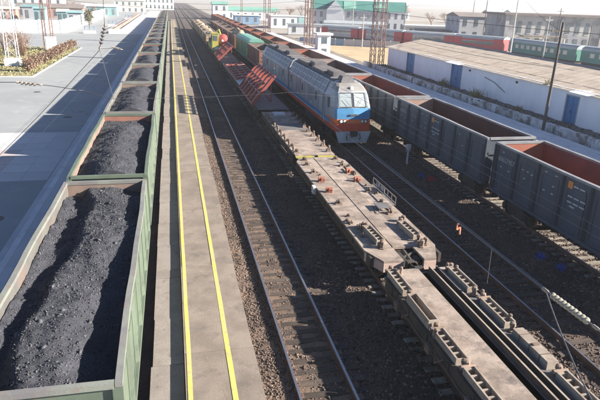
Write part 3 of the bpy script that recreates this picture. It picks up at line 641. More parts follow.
# rack cars: tilted red frames
def rack(label, yc, L, x0, z0, x1, z1, ncross, loc_label):
    t = thing('cargo_rack', label, 'cargo rack', (TC, yc, 0), 0, 'red racks on the middle train')
    a, b = Vector((x0, 0, z0)), Vector((x1, 0, z1)); up = (b - a).cross(Vector((0, 1, 0))).normalized()
    for p_ in (a, b): MB().bar(p_ + Vector((0, -L / 2, 0)), p_ + Vector((0, L / 2, 0)), .16, .22, up).build('long_beam', 'rack_red', t)
    for f_ in (.36, .68): MB().bar(a.lerp(b, f_) + Vector((0, -L / 2 + .15, 0)) , a.lerp(b, f_) + Vector((0, L / 2 - .15, 0)), .10, .13, up).build('long_beam', 'rack_pale', t)
    bm = MB().bar(a, b, .17, .26, up).mesh('cross_beam', 'rack_red'); bp = MB().bar(a + up * .15, b + up * .15, .07, .07, up).mesh('cross_beam', 'rack_pale')
    for j in range(ncross):
        yv = -L / 2 + .12 + (L - .24) * j / (ncross - 1); clone_part('cross_beam', bm, t, (0, yv, 0)); clone_part('cross_beam', bp, t, (0, yv + .25, 0)) if j < ncross - 1 else None
    # inner panels closing the lower field
    for j in range(0, ncross - 1):
        yv = -L / 2 + .12 + (L - .24) * (j + .5) / (ncross - 1)
        if j % 3 == 2: MB().bar(a.lerp(b, .04) - up * .06, a.lerp(b, .5) - up * .06, (L - .6) / (ncross - 1) - .2, .03, up).build('panel', 'rack_red', t, (0, yv, 0))
    if abs(z1 - z0) > 1:
        for yv in (-L / 2 + 2.2, L / 2 - .8):
            MB().bar((x1, 0, z1), (x1 + .05, 0, 1.34), .09, .14, (0, 1, 0)).build('prop', 'rack_red', t, (0, yv, 0))
            MB().bar(a.lerp(b, .5), (x1, 0, 1.4), .08, .08, (0, 1, 0)).build('prop', 'rack_red', t, (0, yv, 0))
def plain_flat(label, y0, y1, deck='deck_grey'):
    t, L = flat_base(label, y0, y1, hw=1.4); n_ = max(3, int(L / 2.5))
    for j in range(n_): MB().box(-1.38, 1.38, -L / 2 + L * j / n_ + .01, -L / 2 + L * (j + 1) / n_ - .01, 1.24, 1.33).build('deck_plate', deck, t)
    return t
plain_flat('flatcar under the large tilted red rack nearest the camera', 48.85, 62.9)
rack('large red steel rack tilted up beside the locomotive', 55.6, 10.6, -1.70, 1.50, .30, 4.0, 7, '')
plain_flat('flatcar under the red rack that lies flat', 63.6, 85.4, 'mast_grey')
rack('red steel rack lying nearly flat between the two tilted racks', 75.5, 15.5, -1.25, 1.46, 1.1, 1.75, 8, '')
plain_flat('flatcar under the smaller, farther tilted red rack', 86.0, 101.5)
rack('smaller tilted red rack in front of the yellow machine', 93., 9.5, -1.7, 1.50, .45, 3.55, 6, '')
for i, (x, yv, s_) in enumerate(((.75, 68.5, 1.),)):
    m = MB(); m.box(-.5, .5, -1.2, 1.2, 0, .35); m.box(-.4, .4, -.9, .9, .35, .6); tag(m.build('pale_crate', 'house_white', None, (TC + 1.15 - .4, 65.0, 1.335)), 'pale crate on the flatcar between the red racks', 'crate')
# yellow machine car
plain_flat('flatcar carrying the yellow machine with the red drum', 104, 120)
t = thing('track_machine', 'yellow rail machine with a cab and a red round drum', 'rail machine', (TC, 112, 1.335))
MB().box(-1.42, 1.42, -5.5, 6.5, 0, .75).build('frame', 'yellow_machine', t)
MB().box(-1.38, -.25, -5.4, -2.2, .755, 2.9).box(-1.45, -.18, -5.5, -2.1, 2.9, 3.0).build('cab', 'yellow_machine', t)
MB().box(-1.2, -.45, -5.44, -5.402, 1.7, 2.6).box(-1.42, -1.385, -5.0, -2.8, 1.7, 2.6).build('cab_window', 'glass', t)
MB().box(-1.0, -.3, -5.56, -5.502, .15, .62).box(.3, 1.0, -5.56, -5.502, .15, .62).build('plate', 'house_white', t)
MB().lathe([(.1, -.3), (.4, -.22), (.75, -.05), (.85, .2), (.85, 2.4), (.5, 2.6)], (.52, -4.6, 1.62), (.15, 1, .12), 18).build('drum', 'red_drum', t)
MB().lathe([(.2, 0), (.2, .06), (.12, .08)], (.5, -4.9, 1.68), (0, -1, 0), 10).build('drum_hub', 'house_white', t)
MB().bar((.9, -5.2, .8), (.2, -1.0, 3.4), .22, .26).bar((.2, -1.0, 3.4), (-.2, 3.5, 2.6), .2, .24).build('boom', 'yellow_machine', t)
MB().box(-1.2, 1.2, -1.8, 1.4, .755, 2.0).box(-.9, .5, 1.5, 4.6, .755, 2.5).box(-1.3, 1.3, 4.8, 6.4, .755, 1.6).build('engine_housing', 'tan_load', t)
for j in range(4): MB().box(-1.24, -1.205, -1.5 + .7 * j, -1.0 + .7 * j, 1.0, 1.8).build('louvre', 'dark', t)
# farther cars on the middle and locomotive tracks
def far_car(x, y0, y1, ztop, body, roof, label, arch_roof=True, rib=True, doors=True):
    L = y1 - y0; t = thing('covered_wagon', label, 'covered wagon', (x, (y0 + y1) / 2, 0))
    MB().box(-1.5, 1.5, -L / 2, L / 2, 1.0, ztop - .55).build('body', body, t)
    pr = [(-1.55, ztop - .55), (-1.3, ztop - .25), (-.7, ztop - .03), (0, ztop), (.7, ztop - .03), (1.3, ztop - .25), (1.55, ztop - .55)]
    MB().prism(pr, 'y', -L / 2 - .05, L / 2 + .05).build('roof', roof, t)
    if rib:
        me = MB().box(-1.55, -1.5, -.05, .05, 1.0, ztop - .55).box(1.5, 1.55, -.05, .05, 1.0, ztop - .55).mesh('rib', body)
        for j in range(9): clone_part('rib', me, t, (0, -L / 2 + .1 + (L - .2) * j / 8, 0))
        me = MB().box(-.9, -.85, -L / 2 - .05, -L / 2, 1.1, ztop - .6).box(.85, .9, -L / 2 - .05, -L / 2, 1.1, ztop - .6).box(-1.45, 1.45, -L / 2 - .06, -L / 2, 2.2, 2.3).build('end_brace', body, t)
    if doors:
        for s_ in (-1, 1): MB().box(*sorted((s_ * 1.5, s_ * 1.545)), -1.2, 1.2, 1.1, ztop - .7).build('door', body, t)
    running_gear(t, L + .8, L / 2 - 2, False); return t
protoT = gondola('open_wagon', 'x', 'tan loaded wagons of the middle train', 3.0, 3.0, 12.6, 'tan_load', 'deck_tan', 'deck_tan', 'deck_tan', ribs=6, wheels=False)
for i in range(6):
    o = place(protoT, i > 0, (TC, 130 + 13.6 * i, 0), 0, '%s tan open wagon behind the yellow machine' % ('first', 'second', 'third', 'fourth', 'fifth', 'sixth')[i], 'tan loaded wagons of the middle train')
    m = MB(); vs_ = []
    for j in range(25):
        for k in range(9):
            u, v = -1 + k / 4, -1 + j / 12; vs_.append((u * 1.3, v * 6, 2.55 + .65 * max(0, 1 - u * u) * max(0, 1 - abs(v) ** 3) + .45 * noise.noise(Vector((u * 2, v * 6, i)))))
    m.add(vs_, [(j * 9 + k, j * 9 + k + 1, (j + 1) * 9 + k + 1, (j + 1) * 9 + k) for j in range(24) for k in range(8)])
    tag(m.build('sand_heap', 'tan_load', None, (TC, 130 + 13.6 * i, 0), smooth=True), 'tan load heaped in the %s tan open wagon behind the yellow machine' % ('first', 'second', 'third', 'fourth', 'fifth', 'sixth')[i], 'sand heap', 'heaps in the tan wagons')
protoD = gondola('open_wagon', 'rusty brown open wagon right behind the locomotive', 'wagons behind the locomotive', 3.7, 3.05, 12.9, 'brown_paint', 'rust_inside', 'maroon_inside', 'rust_inside', 'maroon_inside', ribs=6)
protoD.location = (TD, 86.2, 0)
far_car(TD, 94.6, 110, 4.25, 'green_paint', 'teal_light', 'bright green covered wagon behind the brown open wagon')
for i in range(5):
    o = copy_tree(protoD); o.location = (TD, 118.5 + 13.8 * i, 0); tag(o, '%s brown open wagon beyond the green covered wagon' % ('first', 'second', 'third', 'fourth', 'fifth')[i])
m = MB(); vs_ = []
for j in range(25):
    for k in range(9):
        u, v = -1 + k / 4, -1 + j / 12; vs_.append((u * 1.3, v * 6, 3.0 + 1.7 * max(0, 1 - u * u) * max(0, 1 - abs(v) ** 3) + .3 * noise.noise(Vector((u * 2, v * 6, 9)))))
m.add(vs_, [(j * 9 + k, j * 9 + k + 1, (j + 1) * 9 + k + 1, (j + 1) * 9 + k) for j in range(24) for k in range(8)])
tag(m.build('sand_heap', 'tan_load', None, (TD, 118.5, 0), smooth=True), 'pale tan heap in the open wagon just beyond the green covered wagon', 'sand heap')

# ------------------------------------------------------------------ locomotive: two sections
def loco(y0, cab, label):
    LL = 17.8; t = thing('locomotive', label, 'locomotive', (TD, y0, 0), 0, 'sections of the diesel locomotive')
    zb = 1.12
    tab = [(zb, .02, 1.44), (1.72, 0., 1.45), (2.0, .03, 1.45), (2.55, .12, 1.45), (2.72, .18, 1.44), (3.72, .80, 1.30), (3.95, 1.15, 1.18), (4.10, 1.75, .95)]
    def fr(z):
        for (za, ya, wa), (zc, yc, wc) in zip(tab, tab[1:]):
            if za <= z <= zc: f_ = (z - za) / (zc - za); return ya + (yc - ya) * f_, wa + (wc - wa) * f_
        return tab[-1][1:]
    def sidew(z): return 1.53 if z <= 3.25 else 1.53 - (z - 3.25) / .85 * .5
    def outl(z, off=0.):
        yf, hw = fr(z); sw = sidew(z); hw = min(hw, sw - .02); yf -= off; o_ = off
        return [(-sw - o_, 2.3), (-sw - o_ + .01, 1.25 + yf * .5), (-hw - o_, yf + .28), (-hw + .16, yf + .03), (-.05, yf - .06), (.05, yf - .06), (hw - .16, yf + .03), (hw + o_, yf + .28), (sw + o_ - .01, 1.25 + yf * .5), (sw + o_, 2.3)]
    def band(z0, z1, off=0., c0=0, c1=9, steps=2):
        m = MB(); zs = [z0 + (z1 - z0) * i / steps for i in range(steps + 1)]; vs_ = []
        for z in zs: vs_ += [(x, y, z) for x, y in outl(z, off)[c0:c1 + 1]]
        w_ = c1 - c0 + 1
        m.add(vs_, [(j * w_ + i, j * w_ + i + 1, (j + 1) * w_ + i + 1, (j + 1) * w_ + i) for j in range(steps) for i in range(w_ - 1)]); return m
    ys = 2.3 if cab else 0.
    sec = [(-1.53, zb), (-1.53, 3.25), (-1.03, 4.1), (-.75, 4.22), (.75, 4.22), (1.03, 4.1), (1.53, 3.25), (1.53, zb)]
    body = MB(); body.prism(sec, 'y', ys, LL, 0); bo = body.build('body', 'loco_white', t)
    MB().prism([(-.76, 4.223), (-1.02, 4.105), (-.74, 4.235), (.74, 4.235), (1.02, 4.105), (.76, 4.223)], 'y', ys + .3, LL - .1).build('roof_walk', 'deck_grey', t)
    grim = MB()
    for q in range(7): grim.box(-1.0, 1.0, ys + 1.2 + q * 2.05, ys + 1.28 + q * 2.05, 4.236, 4.27)
    grim.build('roof_ribs', 'loco_roof', t)
    if cab:
        band(zb, 1.72, 0).build('red_band', 'loco_red', t)
        band(1.72, 2.02, 0).build('orange_band', 'loco_orange', t)
        band(2.02, 2.72, 0, 2, 7).build('blue_panel', 'loco_blue', t)
        band(2.02, 2.72, 0, 0, 2).build('cab_side', 'loco_white', t); band(2.02, 2.72, 0, 7, 9).build('cab_side', 'loco_white', t)
        band(2.72, 3.72, 0, 0, 9, 3).build('windscreen_frame', 'loco_white', t)
        m = band(2.80, 3.60, .02, 3, 4, 3); m.build('windscreen', 'windscreen', t); band(2.80, 3.60, .02, 5, 6, 3).build('windscreen', 'windscreen', t)
        cap = MB(); A = [(x, y, 3.72) for x, y in outl(3.72)]; B = [(x, y, 3.95) for x, y in outl(3.95)]; C = [(x, y, 4.10) for x, y in outl(4.10)]
        n_ = len(A); cap.add(A + B + C, [(i, i + 1, n_ + i + 1, n_ + i) for i in range(n_ - 1)] + [(n_ + i, n_ + i + 1, 2 * n_ + i + 1, 2 * n_ + i) for i in range(n_ - 1)] + [tuple(range(2 * n_, 3 * n_))])
        cap.build('cab_roof', 'loco_roof', t)
        m = MB(); m.add([(-.62, 1.9, 4.06), (.62, 1.9, 4.06), (.62, 3.3, 4.06), (-.62, 3.3, 4.06), (-.36, 2.2, 4.5), (.36, 2.2, 4.5), (.36, 3.1, 4.5), (-.36, 3.1, 4.5)], [(0, 1, 5, 4), (1, 2, 6, 5), (2, 3, 7, 6), (3, 0, 4, 7), (4, 5, 6, 7)]).build('roof_hood', 'deck_grey', t)
        for s_ in (-1, 1):
            for dx in (.70, .98):
                MB().lathe([(.12, 0), (.12, .06), (.09, .075)], (s_ * dx, .03, 1.87), (0, -1, 0), 12).build('headlight', 'lamp_glass', t)
            MB().box(*sorted((s_ * .58, s_ * 1.12)), -.035, .04, 1.75, 2.0).build('headlight_panel', 'dark', t)
            MB().bar((s_ * .25, .06, 2.80), (s_ * .68, .36, 3.26), .016, .016).build('wiper', 'dark', t)
            fr_ = MB()
            for (xa, za), (xb, zb_) in (((.06, 2.78), (.06, 3.62)), ((1.10, 2.78), (1.02, 3.62)), ((.06, 2.78), (1.10, 2.78)), ((.06, 3.62), (1.02, 3.62))):
                ya = fr(za)[0] - .06 + .03 * (xa > .5); yb_ = fr(zb_)[0] - .06 + .03 * (xb > .5); fr_.bar((s_ * xa, ya - .03, za), (s_ * xb, yb_ - .03, zb_), .03, .03)
            fr_.build('windscreen_gasket', 'deck_grey', t)
            MB().box(*sorted((s_ * 1.535, s_ * 1.55)), 1.55, 2.15, 2.55, 3.2).build('cab_window', 'glass', t)
            MB().box(*sorted((s_ * 1.535, s_ * 1.548)), 3.0, 3.7, 1.5, 3.2).build('door', 'loco_shutter', t)
            m = MB()
            for yv in (2.92, 3.78): m.tube((s_ * 1.6, yv, 1.3), (s_ * 1.6, yv, 3.0), .018, 5)
            m.build('handrail', 'apron', t)
        MB().box(-.3, .3, -.05, -.0, 2.26, 2.36).build('emblem_bar', 'deck_grey', t)
        MB().lathe([(.15, 0), (.15, .1), (.1, .12)], (0, .98, 3.86), (0, -1, .2), 12).build('top_headlight', 'lamp_glass', t)
        MB().prism([(-1.42, 1.1), (-1.12, .22), (1.12, .22), (1.42, 1.1)], 'y', -.14, -.04).build('snow_plough', 'apron', t)
        m = MB().box(-.25, .25, -.5, -.14, .85, 1.15); m.box(-.33, .1, -.72, -.5, .82, 1.2); m.build('coupler', 'underframe', t)
        m = MB()
        for s_ in (-1, 1): m.path([(s_ * .5, -.16, .95), (s_ * .55, -.3, .7), (s_ * .5, -.2, .45)], .03)
        m.build('brake_hose', 'dark', t)
        MB().box(-1.42, 1.42, -.12, .1, 1.06, 1.14).build('buffer_beam', 'loco_red', t)
    # side stripes
    for s_ in (-1, 1):
        x0, x1 = sorted((s_ * 1.531, s_ * 1.545)); y00 = 1.25 if cab else 0.02
        MB().box(x0, x1, y00, LL - .02, 1.48, 1.86).build('blue_stripe', 'loco_blue', t)
        MB().box(x0, x1, y00, LL - .02, zb, 1.42).build('red_stripe', 'loco_red', t)
    # sloping shutters along the roof edge, windows and grilles below
    sh = None
    a, b = Vector((-1.50, 0, 3.31)), Vector((-1.06, 0, 4.06)); upv = Vector((-.86, 0, .5))
    shl = MB(); shl.bar(a + upv * .03, b + upv * .03, 1.62, .05, upv, 1)
    dy = Vector((0, .8, 0))
    for f_ in (0., .5, 1.): shl.bar(a.lerp(b, f_) - dy + upv * .06, a.lerp(b, f_) + dy + upv * .06, .07, .05, upv)
    for e_ in (-1, 0, 1): shl.bar(a + dy * e_ + upv * .055, b + dy * e_ + upv * .055, .07 if e_ else .04, .05, upv)
    shm = shl.mesh('shutter', ['loco_white', 'loco_shutter'])
    yv = 4.2 if cab else 1.0
    k = 0
    while yv < LL - .9:
        for s_ in (-1, 1): clone_part('shutter', shm, t, (0, yv, 0), 0 if s_ < 0 else math.pi).location.y = yv
        if k % 3 == 1:
            for s_ in (-1, 1): MB().box(*sorted((s_ * 1.531, s_ * 1.55)), yv - .3, yv + .3, 2.45, 3.05).build('window', 'glass', t)
        elif k % 3 == 2:
            m = MB()
            for q in range(6): m.box(-1.55, -1.531, yv - .5, yv + .5, 2.2 + .16 * q, 2.2 + .16 * q + .1)
            m.build('grille', 'loco_shutter', t)
        for s_ in (-1,): MB().box(s_ * 1.545 if s_ < 0 else 1.531, -1.531, yv + .86, yv + .90, 1.9, 3.25).build('panel_seam', 'dark', t)
        yv += 1.78; k += 1
    for yv, w_, l_, h_ in ((5.5, .5, 1.0, .3), (8.4, .85, 2.2, .16), (11.5, .6, .9, .4), (14.2, .9, 2.4, .22)):
        m = MB(); m.box(-w_, w_, yv - l_, yv + l_, 4.221, 4.221 + h_)
        for q in range(6): m.box(-w_ + .08, w_ - .08, yv - l_ + .1 + q * l_ / 3, yv - l_ + .22 + q * l_ / 3, 4.221 + h_, 4.25 + h_)
        m.build('roof_vent', 'deck_grey', t)
    MB().box(-1.3, 1.3, .3, LL - .1, .92, 1.115).build('underframe', 'underframe', t)
    MB().box(-1.35, 1.35, 7.0, 10.8, .35, .92).build('fuel_tank', 'slate_paint', t)
    for yb in (3.9, 13.9):
        m = MB()
        for s_ in (-1, 1):
            m.box(*sorted((s_ * 1.05, s_ * 1.2)), -2.3, 2.3, .5, .78)
            for d in (-1.85, 0, 1.85): m.box(*sorted((s_ * 1.05, s_ * 1.32)), d - .2, d + .2, .32, .66); m.tube((s_ * 1.25, d - .38, .6), (s_ * 1.25, d - .38, .95), .1, 8); m.tube((s_ * 1.25, d + .38, .6), (s_ * 1.25, d + .38, .95), .1, 8)
        b_ = m.build('bogie', 'underframe', t, (0, yb, 0))
        for s_ in (-1, 1):
            for d in (-1.85, 0, 1.85): clone_part('wheel', WHEEL, b_, (s_ * .80, d, .5), 0 if s_ > 0 else math.pi)
    done = set()
    for o in t.children:                                  # the real cab is taller than the working section above
        if o.data.name in done or o.data in (WHEEL,): continue
        done.add(o.data.name)
        for v in o.data.vertices:
            if v.co.z > 2.0: v.co.z = 2.0 + (v.co.z - 2.0) * 1.2
    return t
loco(40.75, True, 'front section of the diesel locomotive with blue, orange and red cab')
t2 = loco(59.2, False, 'rear section of the diesel locomotive behind the cab section')
MB().box(-.9, .9, -.62, -.02, 1.2, 3.6).build('gangway', 'dark', t2)

# ------------------------------------------------------------------ right side: platform, dock, warehouse
ph = tag(link('freight_platform', None), kind='structure')
for i in range(44):
    y0 = 12 + 3.6 * i
    MB().box(24.3, 28.55, y0 + .012, y0 + 3.588, -.6, 1.1 + random.uniform(-.008, .008)).build('slab', 'pale_slab', ph)
    MB().box(28.56, 29.25, y0 + .012, y0 + 3.588, -.6, 1.13 + random.uniform(-.006, .006)).build('edge_slab', 'pale_slab', ph)
sheet('yard_dirt', 29.25, 34, 8, 175, .22, 'dirt', 10, 120, .12, .7)
sheet('dry_field', 24.3, 70, 88, 172, -.45, 'dry_field')
sheet('yard_road', 46, 200, 30, 400, -.5, 'far_ground')
dk = thing('loading_dock', 'stained white loading dock wall along the white warehouse', 'loading dock')
yv = 20
while yv < 88:
    L_ = random.uniform(3.5, 5.5); m = MB(); vs_ = []
    n_ = 8
    for j in range(n_ + 1):
        y_ = yv + (L_ - .01) * j / n_; d = .10 * noise.noise(Vector((y_ * 1.1, 0, 2)))
        for xz in ((31.05, -.2), (31.12, .6), (31.15 + d * .6, 1.26 + d), (31.55, 1.26 + d * .6), (31.55, -.2)): vs_.append((xz[0], y_, xz[1]))
    m.add(vs_, [(j * 5 + c, j * 5 + c + 1, (j + 1) * 5 + c + 1, (j + 1) * 5 + c) for j in range(n_) for c in range(4)] + [(4, 3, 2, 1, 0), tuple(n_ * 5 + c for c in range(5))])
    m.build('wall_block', 'dock_wall', dk); yv += L_
m = MB(); vs_ = []
for j in range(120):
    for k in range(6): x, y = 31.5 + 1.95 * k / 5, 20 + 68 * j / 119; vs_.append((x, y, 1.15 + .10 * noise.fractal(Vector((x * 1.5, y * 1.2, 0)), 1, 2, 4)))
m.add(vs_, [(j * 6 + k, j * 6 + k + 1, (j + 1) * 6 + k + 1, (j + 1) * 6 + k) for j in range(119) for k in range(5)]); m.build('dock_top', 'dock_top', dk, smooth=True)
P = []
for _ in range(1300):
    y = random.uniform(20, 87); P.append((random.uniform(31.1, 33.3), y, 1.17 + random.uniform(-.05, .05)))
tag(scatter('rubble', 'stone', P, np.random.uniform(.03, .16, len(P)), parent=dk, shade=(.5, 1.9)), kind='stuff')
wh = thing('warehouse', 'long white warehouse with blue doors and corrugated tan roof', 'warehouse')
XW, XF, YN, YF, ZE, ZR = 33.4, 45.5, 18., 86.2, 4.08, 5.25
doors = [(41.25, 42.85, 3.5), (61.9, 64.5, 3.85), (75.9, 78.5, 3.8)]
m = MB(); yv = YN
for (a, b, zt) in doors:
    m.box(XW, XW + .3, yv, a, .6, ZE); m.box(XW, XW + .3, a, b, zt, ZE); yv = b
m.box(XW, XW + .3, yv, YF, .6, ZE); m.build('front_wall', 'white_wall', wh)
for yy_ in (YN, YF):
    s_ = .3 if yy_ == YN else -.3
    MB().prism([(XW + .305, .6), (XF, .6), (XF, ZE), ((XW + XF) / 2, ZR - .05), (XW + .305, ZE)], 'y', *sorted((yy_, yy_ + s_))).build('gable_wall', 'white_wall', wh)
MB().box(XF - .3, XF, YN + .31, YF - .31, -.5, ZE).build('back_wall', 'white_wall', wh)
for (a, b, zt) in doors:
    d = MB().box(XW + .1, XW + .16, a + .02, b - .02, 1.08, zt - .02).build('door', 'blue_door', wh)
    m = MB().box(XW + .07, XW + .1, a + .02, a + .12, 1.1, zt - .05).box(XW + .07, XW + .1, b - .12, b - .02, 1.1, zt - .05).box(XW + .07, XW + .1, a + .12, b - .12, (1.1 + zt) / 2 - .05, (1.1 + zt) / 2 + .05).box(XW + .07, XW + .1, (a + b) / 2 - .03, (a + b) / 2 + .03, 1.1, zt - .05)
    m.build('door_batten', 'blue_door', d)
    MB().box(XW + .02, XW + .06, (a + b) / 2 + .06, (a + b) / 2 + .12, 2.0, 2.3).build('handle', 'dark', d)
    MB().box(XW - .02, XW + .09, a - .09, a + .015, 1.1, zt + .09).box(XW - .02, XW + .09, b - .015, b + .09, 1.1, zt + .09).box(XW - .02, XW + .09, a + .016, b - .016, zt - .015, zt + .09).build('door_frame', 'house_grey', wh)
# corrugated sheets: one object per sheet on the visible slope, in three courses
def corr(w, l):
    m = MB(); n_ = 18; vs_ = []
    for j in range(2):
        for i in range(n_ + 1): vs_.append((l * j, w * i / n_, .03 * math.sin(2 * math.pi * 7 * i / n_)))
    m.add(vs_, [(i, n_ + 1 + i, n_ + 2 + i, i + 1) for i in range(n_)]); return m.mesh('roof_sheet', 'roof_sheet')
XM = (XW + XF) / 2; run = XM - XW + .45; ang = math.atan2(ZR - ZE, XM - XW)
slope_len = run / math.cos(ang); CS = corr(1.14, slope_len / 4 + .12)
for side in (0, 1):
    for c in range(4):
        for j in range(61):
            y0 = YN - .3 + 1.13 * j
            d = slope_len / 4 * c
            x = XW - .45 + d * math.cos(ang); z = ZE - .19 + d * math.sin(ang) + .06 + .008 * (c % 2) + .018 * c
            if side == 0: o = clone_part('roof_sheet', CS, wh, (x, y0, z + random.uniform(0, .02))); o.rotation_euler = (0, -ang - random.uniform(0, .006), 0)
            else:
                if j % 4 or c: continue
                MB().add([(XM, y0, ZR + .04), (XF + .4, y0, ZE - .1), (XF + .4, y0 + 4.5, ZE - .1), (XM, y0 + 4.5, ZR + .04)], [(0, 1, 2, 3)]).build('roof_sheet', 'roof_sheet', wh)
m = MB(); m.prism([(XM - .35, ZR + .0), (XM, ZR + .16), (XM + .35, ZR + .0), (XM, ZR + .12)], 'y', YN - .3, YF + .3); m.build('ridge_cap', 'roof_sheet', wh)
MB().box(XW - .03, XW, YN, YF, ZE - .16, ZE - .02).build('eaves_board', 'white_wall', wh)
for (yv, w_) in ((63.2, 3.6), (40.6, 2.4)):
    MB().add([(XW - .75, yv - w_ / 2, ZE - .14), (XW + .9, yv - w_ / 2, ZE + .12), (XW + .9, yv + w_ / 2, ZE + .12), (XW - .75, yv + w_ / 2, ZE - .14)], [(0, 1, 2, 3)]).build('patch_sheet', 'white_wall', wh)
m = MB(); m.path([(XW - .06, 56.6, 3.2), (XW - .05, 54.5, 2.9), (XW - .05, 52.3, 2.2)], .03); m.build('hanging_cable', 'dark', wh)
for yv in (60.0, 50.5): MB().box(XW - .1, XW - .005, yv - .12, yv + .12, 3.4, 3.6).build('wall_lamp', 'dark', wh)
# weeds on the dock, one plant each
def weed(x, y, z, s_, label, nb=170, material='weed_leaf'):
    P = np.random.normal(0, .18 * s_, (nb, 3)); P[:, 2] = np.abs(P[:, 2]) * .6
    o = scatter('weed', material, P, np.random.uniform(.10, .5, nb) * s_, 'straw', shade=(.5, 1.6)); o.location = (x, y, z)
    me = o.data; return tag(o, label, 'weed', 'weeds along the loading dock')
random.seed(21)
for i in range(12):
    top_ = i % 4 == 3
    weed(random.choice((30.3, 30.6, 30.85)) if not top_ else random.uniform(31.8, 32.8), 36.5 + 4.0 * i + random.uniform(-1, 1), .2 if not top_ else 1.15, random.uniform(1.0, 2.0), '%s dry weed tuft along the stained dock wall, counted from the right' % ('first',) [0] if i == 0 else '%s dry weed tuft along the stained dock wall, counted from the right' % nth(i))
weed(31.9, 55.4, 1.15, 1.7, 'yellow-green weed tuft on top of the dock below the warehouse wall', 200)
weed(33.3, 45.5, 4.0, .9, 'small weed growing at the warehouse eave near the dark pole', 120)
# ------------------------------------------------------------------ poles, masts, wires
def pole(x, y, z, h_, label, material='pole_dark', r=.13, arm=True, lean=0.):
    t = thing('utility_pole', label, 'pole', (x, y, z)); MB().tube((0, 0, -.5), (lean, 0, h_), r, 8, r * .62).build('shaft', material, t)
    if arm:
        MB().box(-.85, .85, -.05, .05, h_ - .75, h_ - .65).build('crossarm', material, t)
        for x_ in (-.75, .75, 0): m = MB(); knob(m, x_, 0, h_ - .65 if x_ else h_, .05, .16); m.build('insulator', 'porcelain', t)
    return t
pole(30.25, 41.0, .55, 9.0, 'dark leaning wooden pole at the edge of the freight platform', r=.14, lean=.1)
LATT = {}
def lattice(x, y, z, h_, w0, w1, label, material, name='lattice_mast', legs=4, step=1.1, base=None):
    t = thing(name, label, 'mast', (x, y, z)); c4 = [(-1, -1), (1, -1), (1, 1), (-1, 1)]
    def cw_(f_): return w0 + (w1 - w0) * f_
    for sx, sy in c4: MB().bar((sx * w0 / 2, sy * w0 / 2, 0), (sx * w1 / 2, sy * w1 / 2, h_), .085, .085).build('leg', material, t)
    n_ = max(4, int(h_ / step)); m = MB()
    for j in range(n_):
        f0, f1 = j / n_, (j + 1) / n_
        for q in range(4):
            a, b = c4[q], c4[(q + 1) % 4]
            if j % 2: a, b = b, a
            m.bar((a[0] * cw_(f0) / 2, a[1] * cw_(f0) / 2, h_ * f0), (b[0] * cw_(f1) / 2, b[1] * cw_(f1) / 2, h_ * f1), .05, .05)
    m.build('bracing', material, t)
    if base: MB().box(-w0 / 2 - .25, w0 / 2 + .25, -w0 / 2 - .25, w0 / 2 + .25, -.3, base).build('footing', 'house_white', t)
    return t
lattice(-22.6, 90.5, .2, 24, 1.5, .9, 'pale grey lattice tower with white footing on the grass at left', 'mast_grey', step=1.3, base=1.0)
for x, lb in ((-23.2, 'left one'), (-21.9, 'right one')): lattice(x, 117, .2, 22, .5, .3, 'slim dark red mast by the white cabinet, the %s of the pair' % lb, 'mast_red', step=.9)
lattice(31.3, 87.5, -.45, 24, .75, .42, 'red lattice mast just left of the warehouse, left of the pair', 'mast_red', step=.85)
lattice(32.5, 86.9, -.45, 24, .75, .42, 'red lattice mast touching the warehouse corner, right of the pair', 'mast_red', step=.85)
lattice(28.9, 125, -.5, 24, .7, .42, 'rusty lattice mast above the locomotive, left of the pair', 'mast_red', step=.85)
lattice(30.2, 125.3, -.5, 24, .7, .42, 'rusty lattice mast above the locomotive, right of the pair', 'mast_red', step=.85)
lattice(30.3, 192, -.5, 24, .7, .45, 'far rusty lattice mast, left of the pair behind the red wagons', 'mast_red', step=1)
lattice(31.9, 192.5, -.5, 24, .7, .45, 'far rusty lattice mast, right of the pair behind the red wagons', 'mast_red', step=1)
lattice(29.5, 250, -.5, 24, .7, .45, 'farthest rusty lattice mast near the white signal house', 'mast_red', step=1)
def wire(name, pts, r, label, material='wire', n=4): return tag(MB().path(pts, r, n).build(name, material), label, 'wire')
def cat(a, b, sag, n_=12): a, b = Vector(a), Vector(b); return [a.lerp(b, i / n_) - Vector((0, 0, 4 * sag * (i / n_) * (1 - i / n_))) for i in range(n_ + 1)]
def insul(name, p, q, r, nd, label, material='porcelain'):
    p, q = Vector(p), Vector(q); L_ = (q - p).length; t = thing(name, label, 'insulator', p); d = (q - p).normalized()
    MB().tube((0, 0, 0), d * L_, r * .25, 6).build('rod', 'wire_pale', t)
    pr = [(r * .35, 0), (r, .012), (r * .92, .03), (r * .4, L_ / nd * .55)]
    me = MB().lathe(pr, (0, 0, 0), d, 14).mesh('shed', material)
    for k in range(nd): clone_part('shed', me, t, d * (L_ * (.08 + .84 * k / nd)))
    MB().lathe([(r * .5, 0), (r * .55, .07), (r * .3, .1)], d * -.1, d, 10).lathe([(r * .5, 0), (r * .5, .05), (r * .2, .1)], d * L_, d, 10).build('end_cap', 'fitting_pale', t)
    return t
XI, ZI = 3.92, 7.63
insul('insulator_string', (XI, 4.72, ZI), (XI, 4.02, ZI + .02), .038, 10, 'pale ribbed insulator string over the tracks at lower right')
wire('overhead_wire', [(XI, 4.82, ZI), (XI, 30, ZI - .1), (XI, 60, ZI - .05), (XI, 120, ZI)], .011, 'overhead wire running along the tracks from the pale insulator string', 'wire_pale')
wire('overhead_wire', [(XI, 3.9, ZI + .02), (XI, -8, ZI + .3)], .011, 'short wire from the pale insulator string back under the bridge', 'wire_pale')
wire('jumper_cable', cat((XI, 4.80, ZI + .02), (XI - .02, 3.75, ZI - .72), .06), .009, 'thin cable hanging down from the pale insulator string', 'wire_pale')
